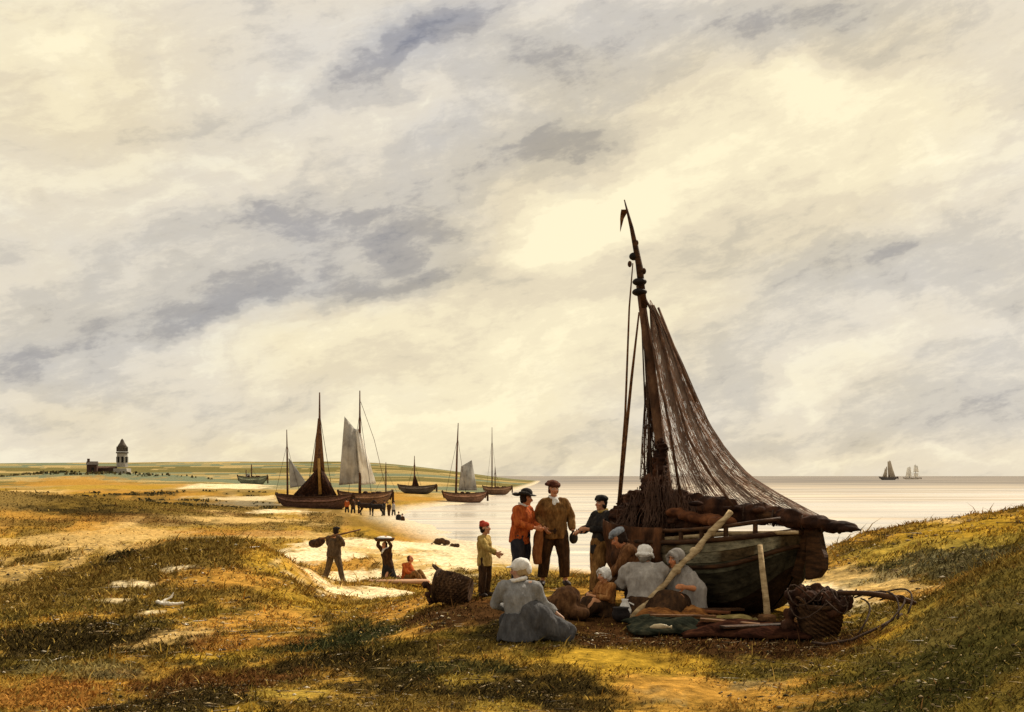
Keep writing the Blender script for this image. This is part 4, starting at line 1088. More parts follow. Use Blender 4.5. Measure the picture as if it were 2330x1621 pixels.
        de = np.sqrt((np.abs(l[:, 0]) - .032) ** 2 + ((l[:, 2] - .008) * 1.5) ** 2)
        e = (de < .015) & (l[:, 1] > .04) & hm; col[e] = (.55, .48, .42)
        e2 = (de < .009) & (l[:, 1] > .04) & hm; col[e2] = (.02, .014, .012)
        br = (np.abs(np.abs(l[:, 0]) - .033) < .022) & (np.abs(l[:, 2] - .036) < .007) & (l[:, 1] > .04) & hm; col[br] = (.06, .03, .02)
        co2 = co.copy()
        sock = np.exp(-(de / .02) ** 2) * (l[:, 1] > .04) * hm
        co2 -= np.array(f)[None] * (sock * .007 * hs)[:, None]
        return col, co2
    return fused('body', bm, M_SKIN, root, voxel=voxel, smooth_it=2, paint=paint)
def jacket(root, J, m, bulk=1.0, hem=.16, voxel=.013, sleeve=1.0, name='jacket', seed=1, fold=.021, cuff=.88, skirt=1.0):
    bm = bmesh.new(); side = J['shL'] - J['shR']; h, c, n = J['hip'], J['chest'], J['neck']; ax_ = (c - h).normalized()
    add_tube(bm, [h - ax_ * hem, h - ax_ * .02, h.lerp(c, .45), c, c.lerp(n, .55), n - ax_ * .005], [.150 * bulk * skirt, .150 * bulk, .138 * bulk, .158 * bulk, .125 * bulk, .075], 18, True, [1.32, 1.3, 1.28, 1.3, 1.3, 1.1], side)
    add_tube(bm, [J['shR'] - V(0, 0, .01), J['neck'] - V(0, 0, .035), J['shL'] - V(0, 0, .01)], [.066 * bulk, .08, .066 * bulk], 12)
    for s in 'LR':
        e, w = J['el' + s], J['wr' + s]
        add_tube(bm, [J['sh' + s], J['sh' + s].lerp(e, .5), e, e.lerp(w, .5), e.lerp(w, cuff)], [.080 * sleeve, .076 * sleeve, .066 * sleeve, .060 * sleeve, .052 * sleeve], 12)
        add_ell(bm, J['sh' + s] - V(0, 0, .012), (.076 * bulk,) * 3)
    return fused(name, bm, m, root, voxel=voxel, smooth_it=3, fold=fold, fscale=11, fstretch=(1, 1, .7), seed=seed)
def trousers(root, J, m, bulk=1.0, voxel=.013, seed=2, length=.95, fold=.020, name='trousers'):
    bm = bmesh.new(); side = J['shL'] - J['shR']; h = J['hip']; ax_ = (J['chest'] - h).normalized()
    add_tube(bm, [h + ax_ * .12, h, h - ax_ * .07], [.135, .155 * bulk, .145 * bulk], 16, True, 1.25, side)
    for s in 'LR':
        a, k, f_ = J['hip' + s], J['kn' + s], J['an' + s]
        add_tube(bm, [a, a.lerp(k, .5), k, k.lerp(f_, .5), k.lerp(f_, length)], [.115 * bulk, .112 * bulk, .090 * bulk, .088 * bulk, .078 * bulk], 14)
    return fused(name, bm, m, root, voxel=voxel, smooth_it=3, fold=fold, fscale=10, fstretch=(1, 1, .45), seed=seed)
def shoes(root, J, m):
    for s in 'LR':
        a = J['an' + s]; t = J.get('toe' + s) or (a + V(.03 if s == 'L' else -.03, -.16, -.045))
        bm = bmesh.new(); d_ = (t - a); b = a - d_ * .3 - V(0, 0, .02)
        add_tube(bm, [b, a - V(0, 0, .02), a.lerp(t, .6), t + V(0, 0, .005), t + d_ * .2 + V(0, 0, .02)], [.042, .052, .050, .045, .016], 10)
        obj('shoe', bm, m, root)
def legs_skirt(root, J, m, pts, radii, voxel=.016, fold=.03, name='skirt', seed=4, fstretch=(1, 1, .35), fscale=7):
    bm = bmesh.new()
    for (pl, rl, asp) in pts: add_tube(bm, pl, rl, 16, True, asp, (1, 0, 0))
    return fused(name, bm, m, root, voxel=voxel, smooth_it=3, fold=fold, fscale=fscale, fstretch=fstretch, seed=seed)
def head_part(root, J, name, m, shapes, voxel=.01, fold=.006, hs=1.0, seed=3, fscale=22, sm=2):
    """shapes in head space (right, forward, up): ('e', centre, radii) or ('t', points, radii)"""
    bm = bmesh.new(); f, r, u, R = head_axes(J)
    q = lambda p: J['head'] + (r * p[0] + f * p[1] + u * p[2]) * hs
    for s in shapes:
        if s[0] == 'e': add_ell(bm, q(s[1]), [x * hs for x in s[2]], R, 16, 10)
        else: add_tube(bm, [q(p) for p in s[1]], [x * hs for x in s[2]], 10, True, s[3] if len(s) > 3 else 1.0, r if len(s) > 3 else None)
    return fused(name, bm, m, root, voxel=voxel, smooth_it=sm, fold=fold, fscale=fscale, fstretch=(1, 1, 1), seed=seed)
HAIR = [('e', (0, -.035, .03), (.086, .088, .090)), ('e', (.066, -.02, -.02), (.022, .045, .055)), ('e', (-.066, -.02, -.02), (.022, .045, .055)), ('e', (0, -.07, -.03), (.066, .04, .06))]
CAP_SOFT = [('e', (0, -.01, .085), (.100, .112, .060)), ('e', (.05, -.03, .10), (.085, .09, .045)), ('t', [(-.05, .07, .062), (0, .10, .062), (.05, .07, .062)], [.022, .026, .022])]
CAP_KNIT = [('e', (0, -.012, .065), (.088, .104, .070)), ('e', (.0, -.05, .12), (.055, .06, .045))]
HAT_BRIM = [('e', (0, -.01, .10), (.092, .104, .078)), ('e', (0, -.02, .066), (.175, .195, .018)), ('e', (.0, -.17, .05), (.13, .08, .03)), ('e', (.15, -.02, .09), (.04, .10, .03))]
BONNET = [('e', (0, -.03, .035), (.098, .105, .105)), ('e', (0, -.08, -.03), (.075, .06, .07)), ('t', [(-.09, .03, -.03), (-.085, .055, .06), (0, .065, .112), (.085, .055, .06), (.09, .03, -.03)], [.016, .022, .024, .022, .016])]
def collar(root, J, m, name='neckcloth', tails=True, w=1.0, voxel=.011):
    bm = bmesh.new(); n = J['neck'] + V(0, 0, .025); f = J['look'].copy(); f.z = 0; f.normalize(); r = f.cross(V(0, 0, 1))
    ring = [n + r * (math.cos(a) * .070 * w) + f * (math.sin(a) * .070 * w) + V(0, 0, -.02 * math.sin(a)) for a in np.linspace(0, 2 * math.pi, 15)]
    add_tube(bm, ring, .026, 8)
    if tails:
        a = n + f * .085 - V(0, 0, .03)
        add_tube(bm, [a, a + f * .05 - V(0, 0, .09) + r * .02, a + f * .055 - V(0, 0, .17) + r * .03], [.026, .030, .012], 8, True, 1.7, r)
        add_tube(bm, [a, a + f * .05 - V(0, 0, .07) - r * .035], [.026, .02], 8, True, 1.7, r)
    return fused(name, bm, m, root, voxel=voxel, smooth_it=2, fold=.008, fscale=20, seed=6)
def person(label, loc, rz, scale=1.0, group=None):
    r = empty('person', loc, math.radians(rz), scale)
    return tag(r, label, 'person', group)

W_DARK = cloth('black_wool', (.010, .009, .010), (.026, .022, .020), (.05, .042, .035))
W_NAVY = cloth('dark_blue_wool', (.012, .013, .020), (.030, .030, .038), (.055, .050, .05))
W_BROWN = cloth('brown_wool', (.07, .032, .010), (.18, .090, .028), (.34, .18, .06))
W_DBROWN = cloth('dark_brown_wool', (.022, .012, .008), (.055, .028, .014), (.10, .05, .022))
W_RUST = cloth('rust_red_wool', (.16, .036, .010), (.42, .085, .020), (.60, .18, .04))
W_TAN = cloth('tan_wool', (.20, .13, .03), (.42, .28, .08), (.62, .44, .16))
W_GREY = cloth('grey_linen', (.25, .225, .20), (.32, .29, .26), (.41, .375, .335))
W_DGREY = cloth('dark_grey_cotton', (.052, .050, .052), (.078, .076, .078), (.115, .112, .113))
W_WHITE = cloth('white_linen', (.64, .61, .56), (.75, .72, .67), (.86, .84, .80))
W_RED = cloth('red_wool', (.22, .025, .015), (.42, .05, .03), (.55, .09, .05))
W_FUR = cloth('brown_fur', (.035, .012, .008), (.09, .03, .018), (.16, .065, .035))
W_HAIRD = cloth('dark_hair', (.012, .008, .006), (.04, .022, .014))
W_HAIRG = cloth('fair_hair', (.28, .18, .08), (.45, .32, .16))
W_SHOE = mat('old_leather', [(.015, .010, .008), (.05, .03, .02)], 8, .6, .4)
W_WALK = cloth('worn_brown_wool', (.045, .028, .016), (.085, .055, .03), (.14, .09, .05))
GR = 'fisherfolk gathered by the boat'

# boy in a red cap, turned to the men
J = pose(STAND, wrR=(-.20, -.46, 1.06), elR=(-.24, -.20, 1.16), wrL=(.24, -.20, .98), elL=(.26, .02, 1.12), look=(0, -1, .15), head=(0, -.02, 1.61))
r = person('boy in a red knitted cap and tan jacket, turned towards the men', G(484.5, 15.9), 62, .61, GR)
body(r, J, .011, SKIN, 1.22); jacket(r, J, W_TAN, 1.10, .20, sleeve=1.15, seed=3); trousers(r, J, W_DBROWN, 1.05, seed=4); shoes(r, J, W_SHOE)
head_part(r, J, 'cap', W_RED, CAP_KNIT, hs=1.25); head_part(r, J, 'hair', W_HAIRD, HAIR, hs=1.2)
# man in the rust jacket and black hat
J = pose(STAND, chest=(0, -.04, 1.24), neck=(0, -.06, 1.42), head=(0, -.13, 1.55), look=(.35, -.9, -.12), shL=(.19, -.05, 1.37), shR=(-.19, -.05, 1.37), elL=(.27, -.10, 1.10), wrL=(.10, -.33, 1.06), elR=(-.25, -.12, 1.12), wrR=(-.14, -.40, 1.05))
r = person('man in a rust red jacket and wide black hat, leaning forward to talk', G(520, 17.0), 58, .885, GR)
body(r, J, .010, SKIN_R); jacket(r, J, W_RUST, 1.12, .14, seed=5, sleeve=1.1); trousers(r, J, W_NAVY, 1.12, seed=6); shoes(r, J, W_SHOE)
head_part(r, J, 'hat', W_DARK, HAT_BRIM, hs=1.06); head_part(r, J, 'hair', W_HAIRD, HAIR); collar(r, J, W_WHITE, tails=False)
legs_skirt(r, J, cloth('rust_cloth', (.10, .035, .012), (.24, .09, .03), (.34, .16, .06)), [([V(.06, -.36, 1.06), V(.07, -.34, .85), V(.08, -.30, .60), V(.10, -.30, .42)], [.05, .075, .085, .07], 1.0), ([V(.08, -.34, 1.05), V(.14, -.26, .9), V(.16, -.24, .66)], [.05, .06, .05], 1.0)], None, name='carried_cloth', fold=.025)
# man in the brown jacket facing the viewer
J = pose(STAND, head=(-.01, -.03, 1.60), look=(.12, -1, -.02), elL=(.29, .05, 1.14), wrL=(.31, -.06, .90), elR=(-.285, .06, 1.15), wrR=(-.17, -.14, .96), knL=(.16, -.03, .49), knR=(-.15, .0, .49), anL=(.19, -.02, .075), anR=(-.19, .03, .075), hipL=(.10, 0, .90), hipR=(-.10, 0, .90))
r = person('man in a brown jacket, white neckcloth and brown fur cap, standing legs apart', G(554, 17.2), 6, .945, GR)
body(r, J, .010, SKIN); jacket(r, J, W_BROWN, 1.14, .14, seed=7, sleeve=1.1); trousers(r, J, W_DBROWN, 1.10, seed=8, length=.82); shoes(r, J, W_SHOE); collar(r, J, W_WHITE)
head_part(r, J, 'cap', W_FUR, [('e', (.02, -.01, .095), (.108, .118, .066)), ('e', (.085, .03, .085), (.075, .07, .036)), ('e', (-.06, -.02, .07), (.06, .09, .05)), ('t', [(-.06, .07, .06), (0, .095, .064), (.06, .07, .06)], [.022, .028, .022])], fold=.012)
head_part(r, J, 'hair', W_FUR, HAIR)
bm = bmesh.new(); add_ell(bm, (.315, -.09, .80), (.075, .085, .10)); add_tube(bm, [(.315, -.09, .88), (.31, -.07, .93)], [.03, .025], 8)
fused('pouch', bm, W_DARK, r, voxel=.014, fold=.01)
# dark man leaning at the bow
J = pose(STAND, hip=(0, .10, .90), chest=(0, .13, 1.22), neck=(0, .12, 1.42), head=(0, .08, 1.56), look=(.1, -1, .05), shL=(.19, .13, 1.38), shR=(-.19, .13, 1.38), elL=(.24, -.02, 1.12), wrL=(.12, -.27, 1.14), elR=(-.24, -.02, 1.14), wrR=(-.12, -.30, 1.08),
         hipL=(.09, .08, .88), hipR=(-.09, .08, .88), knL=(.12, -.06, .49), knR=(-.12, .06, .50), anL=(.13, -.14, .075), anR=(-.13, .12, .075))
r = person('man in black cap and dark jacket with folded arms, leaning by the bow', G(597, 15.75), -62, .84, GR)
body(r, J, .010, SKIN); jacket(r, J, W_DARK, 1.15, .20, seed=9, sleeve=1.15); trousers(r, J, W_BROWN, 1.2, seed=10); shoes(r, J, W_SHOE); collar(r, J, W_TAN, tails=False)
head_part(r, J, 'cap', W_DARK, CAP_SOFT, hs=1.08); head_part(r, J, 'hair', W_HAIRD, HAIR)
# stooping man in brown, grey-blue cap
J = pose(SIT, hip=(0, 0, .42), chest=(0, -.10, .74), neck=(0, -.16, .92), head=(0, -.26, 1.02), look=(0, -.9, -.42), shL=(.19, -.12, .88), shR=(-.19, -.12, .88), elL=(.25, -.26, .62), elR=(-.25, -.26, .62), wrL=(.10, -.44, .50), wrR=(-.10, -.44, .50),
         hipL=(.10, -.04, .42), hipR=(-.10, -.04, .42), knL=(.16, -.44, .46), knR=(-.16, -.44, .46), anL=(.14, -.46, .075), anR=(-.14, -.46, .075))
r = person('man in brown with a grey-blue cap, seated and bent over his work', G(638, 14.15), -98, .94, GR)
body(r, J, .011, (.50, .20, .09)); jacket(r, J, cloth('reddish_brown_wool', (.05, .02, .01), (.14, .06, .022), (.26, .12, .05)), 1.15, .1, seed=11); trousers(r, J, W_DBROWN, 1.1, seed=12); shoes(r, J, W_SHOE)
head_part(r, J, 'cap', cloth('grey_blue_wool', (.10, .11, .13), (.24, .26, .29), (.42, .43, .45)), CAP_SOFT, hs=1.05); head_part(r, J, 'hair', W_HAIRD, HAIR)
bm = bmesh.new(); add_tube(bm, [(0, 0, 0), (0, 0, .12), (0, 0, .30)], [.19, .21, .18], 16)
tag(obj('keg', bm, M_WOODD), 'small dark keg used as a seat by the stooping man', 'keg').location = G(638, 14.15) + V(.02, .02, -.03)
# child in white bonnet by the fire side
J = pose(SIT, look=(0, -1, -.1), wrL=(.08, -.36, .40), wrR=(-.10, -.34, .42))
r = person('small child in a white bonnet and orange shawl, sitting low on the sand', G(607, 13.7), -60, .66, GR)
body(r, J, .012, (.55, .26, .12), 1.1); jacket(r, J, cloth('orange_shawl', (.14, .05, .015), (.30, .12, .035), (.46, .24, .09)), 1.1, .05, seed=13)
legs_skirt(r, J, W_DBROWN, [([V(0, 0, .28), V(0, -.05, .12), V(0, -.06, .0)], [.16, .23, .25], 1.2), ([V(0, -.1, .22), V(0, -.42, .24), V(0, -.62, .06)], [.15, .17, .12], 1.5)], None)
head_part(r, J, 'bonnet', W_WHITE, BONNET, hs=1.2)
# grey jacketed sitter with back turned
J = pose(SIT, hip=(0, 0, .16), chest=(0, -.08, .48), neck=(0, -.13, .65), head=(.0, -.19, .77), look=(-.25, -1, -.22), shL=(.20, -.10, .61), shR=(-.20, -.10, .61), elR=(-.26, -.22, .40), wrR=(-.16, -.46, .34), elL=(.30, -.16, .40), wrL=(.34, -.42, .36))
r = person('woman in grey jacket and white cap, back turned, sitting between leaning pole and child', G(645, 13.4), 172, .98, GR)
body(r, J, .010, SKIN_R); jacket(r, J, W_GREY, 1.22, .06, seed=14, sleeve=1.25, fold=.024)
legs_skirt(r, J, W_DBROWN, [([V(0, 0, .30), V(0, -.02, .14), V(0, -.04, .0)], [.18, .25, .30], 1.15), ([V(0, -.1, .22), V(0, -.44, .26), V(0, -.66, .05)], [.16, .18, .14], 1.6)], None, seed=15)
head_part(r, J, 'cap', W_WHITE, [('e', (0, -.02, .045), (.096, .104, .088)), ('e', (0, -.075, .0), (.07, .05, .05)), ('t', [(-.095, .02, -.02), (-.10, -.05, .0), (-.06, -.115, .0), (0, -.13, -.005), (.06, -.115, .0), (.10, -.05, .0), (.095, .02, -.02)], [.014, .016, .018, .018, .018, .016, .014])], hs=1.05, fold=.014)
head_part(r, J, 'hair', cloth('grey_hair', (.12, .10, .08), (.24, .21, .17)), HAIR + [('e', (0, -.085, -.065), (.05, .035, .04))], hs=1.0, fold=.01)
# sitter in the pale shawl by the hull
J = pose(SIT, hip=(0, 0, .18), head=(0, -.10, .80), look=(-.5, -1, -.15), wrL=(.20, -.30, .46), elL=(.30, -.06, .42))
r = person('woman in a wide pale grey shawl, seated close against the hull', G(678, 13.6), -28, .94, GR)
body(r, J, .011, (.55, .22, .09))
legs_skirt(r, J, W_GREY, [([V(.02, .0, .70), V(.04, .02, .50), V(.06, .03, .26), V(.10, .03, .05)], [.10, .20, .25, .24], 1.25), ([V(-.15, -.05, .62), V(-.27, -.12, .46), V(-.33, -.10, .30)], [.07, .11, .10], 1.0), ([V(.16, -.04, .62), V(.28, -.04, .40), V(.30, -.08, .14)], [.09, .13, .10], 1.0)], None, name='shawl', fold=.035, seed=16, fscale=8)
legs_skirt(r, J, W_DBROWN, [([V(0, 0, .26), V(0, -.05, .12), V(0, -.06, .0)], [.2, .27, .28], 1.2), ([V(0, -.1, .22), V(0, -.42, .26), V(0, -.62, .06)], [.16, .18, .13], 1.5)], None, seed=17)
head_part(r, J, 'hair', W_HAIRD, HAIR, hs=1.03); head_part(r, J, 'headscarf', W_GREY, [('e', (0, -.03, .04), (.104, .108, .102)), ('e', (0, -.06, -.06), (.095, .075, .09)), ('t', [(-.08, .045, -.06), (-.088, .055, .04), (0, .078, .105), (.088, .055, .04), (.08, .045, -.06)], [.02, .024, .026, .024, .02])], hs=1.04)
# woman in dark grey sitting in front
J = pose(SIT, hip=(0, .02, .16), chest=(.0, -.01, .53), neck=(.0, -.03, .70), head=(-.02, -.07, .835), look=(-.95, -.35, -.16), shL=(.175, -.02, .655), shR=(-.175, .0, .655), elL=(.27, -.14, .42), wrL=(.10, -.34, .34), elR=(-.31, -.06, .43), wrR=(-.47, -.02, .30))
J['look'] = V(.91, -.31, -.12)
for k_, v_ in (('knL', (-.26, -.10, .22)), ('anL', (-.54, .0, .07)), ('knR', (-.28, .03, .17)), ('anR', (-.52, .08, .06)), ('toeL', (-.66, .0, .06)), ('toeR', (-.63, .1, .05))): J[k_] = V(*v_)
r = person('woman in grey jacket paled for highlights, darker skirt and white peaked cap, sitting apart beside the brown sack', G(519, 11.5), 190, .875, GR)
body(r, J, .009, (.42, .24, .15)); jacket(r, J, cloth('grey_cotton_paled_for_highlights', (.18, .175, .17), (.24, .235, .23), (.33, .325, .32)), .98, .03, seed=18, sleeve=1.05, fold=.02)  # highlights on her shoulders put into a paler jacket colour
legs_skirt(r, J, W_DGREY, [([V(0, .02, .34), V(0, .02, .18), V(0, .03, .0)], [.15, .20, .24], 1.1), ([V(.0, .0, .34), V(-.18, .01, .25), V(-.40, .03, .14), V(-.64, .08, .05)], [.18, .20, .15, .08], 1.1), ([V(0, -.05, .2), V(-.12, -.28, .20), V(-.3, -.36, .06)], [.18, .2, .14], 1.3)], None, fold=.05, seed=19, fscale=10, fstretch=(1, 1, .35))
head_part(r, J, 'cap', W_WHITE, [('e', (0, -.02, .05), (.098, .110, .092)), ('e', (0, .10, .045), (.065, .06, .014)), ('e', (0, -.10, .0), (.06, .045, .06))], hs=1.06, fold=.01)
head_part(r, J, 'hair', W_HAIRG, HAIR, hs=1.03); collar(r, J, W_WHITE, tails=False, w=1.25, name='white_collar')

# ---- figures down on the beach
J = pose(STAND, look=(.1, -1, -.1), elL=(.26, -.12, 1.18), wrL=(.20, -.22, 1.38), elR=(-.26, -.10, 1.18), wrR=(-.14, -.2, 1.36), knL=(.24, -.10, .50), anL=(.36, -.04, .08), knR=(-.24, .06, .49), anR=(-.36, .10, .09), chest=(0, -.05, 1.26), neck=(0, -.08, 1.44), head=(0, -.13, 1.57))
loc = G(334, 34)
r = person('man in dark clothes walking up the sand with a pole on his shoulder', loc, 160, 1.02, 'figures on the beach path')
body(r, J, .018, SKIN, hands=True); jacket(r, J, W_WALK, 1.2, .12, voxel=.02, seed=21, sleeve=1.2); trousers(r, J, W_WALK, 1.0, voxel=.02, seed=22); shoes(r, J, W_SHOE)
head_part(r, J, 'cap', W_DARK, CAP_SOFT, voxel=.016); head_part(r, J, 'hair', W_HAIRD, HAIR, voxel=.016)
bm = bmesh.new(); add_tube(bm, [loc + V(-.75, .35, 1.30), loc + V(0, -.08, 1.47), loc + V(.80, .2, 1.66)], [.03, .03, .022], 8)
tag(obj('carrying_pole', bm, M_WOODB), 'thin pole resting across the walking man\'s shoulder', 'pole')
bm = bmesh.new(); add_ell(bm, loc + V(-.62, .28, 1.22), (.24, .16, .14)); add_ell(bm, loc + V(-.45, .24, 1.30), (.15, .12, .12))
tag(fused('bundle', bm, W_DBROWN, None, voxel=.03, fold=.03), 'dark bundle hung behind the walking man on his pole', 'bundle')
J = pose(STAND, hip=(0, 0, .46), hipL=(.09, 0, .44), hipR=(-.09, 0, .44), knL=(.11, -.18, .08), knR=(-.11, -.14, .08), anL=(.11, .30, .07), anR=(-.11, .30, .07), toeL=(.11, .42, .05), toeR=(-.11, .42, .05), chest=(0, -.06, .82), neck=(0, -.10, 1.0), head=(0, -.16, 1.12), shL=(.18, -.10, .96), shR=(-.18, -.10, .96),
         elL=(.33, -.16, 1.12), elR=(-.33, -.16, 1.12), wrL=(.20, -.20, 1.34), wrR=(-.20, -.20, 1.34), look=(0, -1, -.2))
loc = G(388, 34)
r = person('kneeling woman in dark clothes holding a tray up on her head', loc, -42, .93, 'figures on the beach path')
body(r, J, .018, SKIN); jacket(r, J, W_DBROWN, 1.1, .1, voxel=.02, seed=23); collar(r, J, W_WHITE, tails=True, w=1.3, voxel=.02)
legs_skirt(r, J, W_DARK, [([V(0, 0, .58), V(0, 0, .3), V(0, .05, .0)], [.15, .20, .26], 1.1)], None, voxel=.025, seed=24)
head_part(r, J, 'hair', W_HAIRD, HAIR, voxel=.016)
bm = bmesh.new(); add_tube(bm, [(0, 0, 0), (0, 0, .02), (0, 0, .10)], [.26, .29, .33], 16, True); tr = obj('basket_tray', bm, M_WICK); tr.location = loc + V(-.10, -.11, 1.17)
tag(tr, 'shallow dark tray carried on the kneeling woman\'s head', 'tray')
bm = bmesh.new(); add_ell(bm, (0, 0, .10), (.24, .24, .06)); obj('white_cloth', bm, W_WHITE, tr)
J = pose(SIT, look=(0, -1, 0), chest=(0, -.06, .46), neck=(0, -.10, .63), head=(0, -.16, .76), wrL=(.14, -.42, .28), wrR=(-.14, -.42, .28))
r = person('crouching figure in rust coloured clothes beside the kneeling woman', G(406, 33.7), 70, .95, 'figures on the beach path')
body(r, J, .02, SKIN_R); jacket(r, J, W_RUST, 1.05, .06, voxel=.02, seed=25); trousers(r, J, W_BROWN, 1.05, voxel=.022, seed=26); head_part(r, J, 'hair', W_FUR, HAIR, voxel=.016)
bm = bmesh.new(); add_box(bm, G(398, 32.9) + V(0, 0, .06), (1.8, .5, .10), Matrix.Rotation(.08, 3, 'Z'), .03)
tag(obj('plank', bm, mat('pinkish_board', [(.36, .19, .11), (.52, .31, .18)], 4, .9, .4, 20, (.3, 3, 1))), 'pinkish board lying in front of the kneeling woman', 'board')

# ---- the far crowd by the boats, two waders and horses
def far_person(loc, rz, sc, m1, m2, label, group, bend=0.0):
    J = pose(STAND, chest=(0, -.02 - bend * .3, 1.26 - bend * .1), neck=(0, -.04 - bend * .5, 1.45 - bend * .2), head=(0, -.07 - bend * .6, 1.59 - bend * .25), knL=(.13, -.10, .49), anL=(.15, -.12, .08), knR=(-.13, .05, .49), anR=(-.15, .12, .08))
    r = person(label, loc, rz, sc, group)
    body(r, J, .05, SKIN, hands=False); jacket(r, J, m1, 1.2, .2, voxel=.05, fold=0); trousers(r, J, m2, 1.15, voxel=.05, fold=0); head_part(r, J, 'cap', W_DARK, CAP_KNIT, voxel=.03, hs=1.15, fold=0)
GF = 'tiny figures by the drawn up boats'
for (px_, d_, rz_, sc_, a_, b_, lb_, bd) in ((353, 131, 40, 1.0, W_DBROWN, W_DARK, 'tiny figure in brown at the left end of the dark crowd by the boats', 0), (359, 134, -60, .98, W_DARK, W_DBROWN, 'tiny black figure just left of the horses by the boats', 0), (384, 131, 120, 1.0, W_DARK, W_DARK, 'tiny black figure holding the right hand horse', 0),
        (389, 133, -30, .95, W_DBROWN, W_DBROWN, 'tiny brown figure between the right hand horse and the water', .3), (393.5, 136, 70, .98, W_GREY, W_DARK, 'tiny figure in grey at the edge of the creek', 0), (347, 133, 200, .95, W_RUST, W_DARK, 'tiny figure in rust red beside the dark hull', .4)):
    far_person(G(px_, d_), rz_, sc_ * 1.1, a_, b_, lb_, GF, bd)
far_person(V((398.6 - CX) / F * 121, 121, -.75), 20, 1.05, W_DARK, W_DARK, 'darker of two waders standing in the creek', GF)
far_person(V((402.6 - CX) / F * 120, 120, -.85), -40, 1.0, W_DBROWN, W_DARK, 'shorter of two waders standing in the creek', GF)
def horse(loc, rz, m, label, head_down=0.0):
    r = empty('horse', loc, math.radians(rz)); tag(r, label, 'horse', 'horses by the drawn up boats')
    bm = bmesh.new()
    add_tube(bm, [(-.72, 0, 1.25), (-.45, 0, 1.20), (0, 0, 1.14), (.42, 0, 1.16), (.66, 0, 1.22)], [.20, .30, .31, .32, .22], 14)
    add_tube(bm, [(.58, 0, 1.28), (.85, 0, 1.52 - .5 * head_down), (1.02, 0, 1.72 - head_down)], [.23, .16, .11], 12)
    add_tube(bm, [(.98, 0, 1.76 - head_down), (1.20, 0, 1.58 - head_down), (1.36, 0, 1.42 - head_down)], [.12, .095, .065], 10)
    for sy in (-1, 1):
        add_tube(bm, [(1.0, sy * .06, 1.80 - head_down), (.99, sy * .08, 1.93 - head_down)], [.035, .012], 6)
        add_tube(bm, [(.50, sy * .17, 1.05), (.52, sy * .17, .62), (.50, sy * .17, .30), (.53, sy * .17, .04)], [.13, .075, .05, .065], 8)
        add_tube(bm, [(-.55, sy * .17, 1.12), (-.48, sy * .18, .80), (-.68, sy * .18, .50), (-.64, sy * .18, .25), (-.60, sy * .18, .04)], [.20, .12, .07, .05, .065], 8)
    fused('body', bm, m, r, voxel=.045, smooth_it=3)
    bm = bmesh.new(); add_tube(bm, [(-.78, 0, 1.32), (-.92, 0, 1.0), (-.90, 0, .6)], [.05, .08, .03], 8); obj('tail', bm, W_DARK, r)
    bm = bmesh.new(); add_tube(bm, [(.60, 0, 1.50), (.82, 0, 1.66 - .5 * head_down), (.98, 0, 1.84 - head_down)], [.05, .07, .05], 8, True, .5, (0, 1, 0)); obj('mane', bm, W_DARK, r)
horse(G(366, 131), -8, mat('bay_coat', [(.02, .011, .008), (.05, .026, .016)], 2), 'dark horse, left of the pair standing by the boats')
horse(G(377, 129), 172, mat('black_coat', [(.012, .009, .009), (.03, .022, .018)], 2), 'black horse with lowered head, nearer the creek water', .5)

# ------------------------------------------------------------------ baskets, planks, tarpaulins and other things on the ground
def wicker(name, loc, r0, r1, h, label, lay=None, parent=None, lid=False):
    e = empty(name, loc); tag(e, label, 'basket')
    bm = bmesh.new(); n = 18; nr = 15
    prev = None
    for j in range(nr + 1):
        t = j / nr; rr = r0 + (r1 - r0) * t + .12 * r1 * math.sin(math.pi * t)
        ring = [bm.verts.new(((rr + .012 * (1 if (k + j) % 2 else -1)) * math.cos(2 * math.pi * k / (2 * n)), (rr + .012 * (1 if (k + j) % 2 else -1)) * math.sin(2 * math.pi * k / (2 * n)), h * t)) for k in range(2 * n)]
        if prev:
            for k in range(2 * n): bm.faces.new((prev[k], prev[(k + 1) % (2 * n)], ring[(k + 1) % (2 * n)], ring[k]))
        else: bm.faces.new(ring[::-1])
        prev = ring
    b = obj('weave', bm, M_WICK, e, False)
    bm = bmesh.new(); add_tube(bm, [(r1 * math.cos(a), r1 * math.sin(a), h) for a in np.linspace(0, 2 * math.pi, 25)], .028, 8); obj('rim', bm, M_WICK, e)
    for s in (0, math.pi):
        bm = bmesh.new(); add_tube(bm, [((r1 + .06 * math.sin(a)) * math.cos(s + .25 * math.cos(a)), (r1 + .06 * math.sin(a)) * math.sin(s + .25 * math.cos(a)), h + .10 * math.sin(a)) for a in np.linspace(0, math.pi, 9)], .016, 6); obj('handle', bm, M_WICK, e)
    if lay: e.rotation_euler = lay
    return e
g = G(452, 15.3)
wicker('fish_basket', g + V(.26, 0, .20), .15, .22, .48, 'large dark wicker basket tipped on its side beside the boy', (math.radians(0), math.radians(-84), math.radians(-14)))
bm = bmesh.new()
for (dx, dz, r_) in ((-.36, .27, .05), (-.31, .24, .05), (-.27, .20, .06), (-.33, .14, .045), (-.30, .06, .05)): add_ell(bm, g + V(dx, .03, dz), (r_, r_, r_ * .8))
tag(fused('net_bundle', bm, M_SAILB, None, voxel=.012, smooth_it=1, fold=.04, fscale=20), 'knot of dark netting spilling from the tipped basket', 'net')
g = G(820, 12.1)
wicker('fish_basket', g, .18, .235, .38, 'round upright dark basket heaped with nets at the foot of the right dune', (math.radians(6), math.radians(-5), .4))
bm = bmesh.new(); rr = random.Random(5)
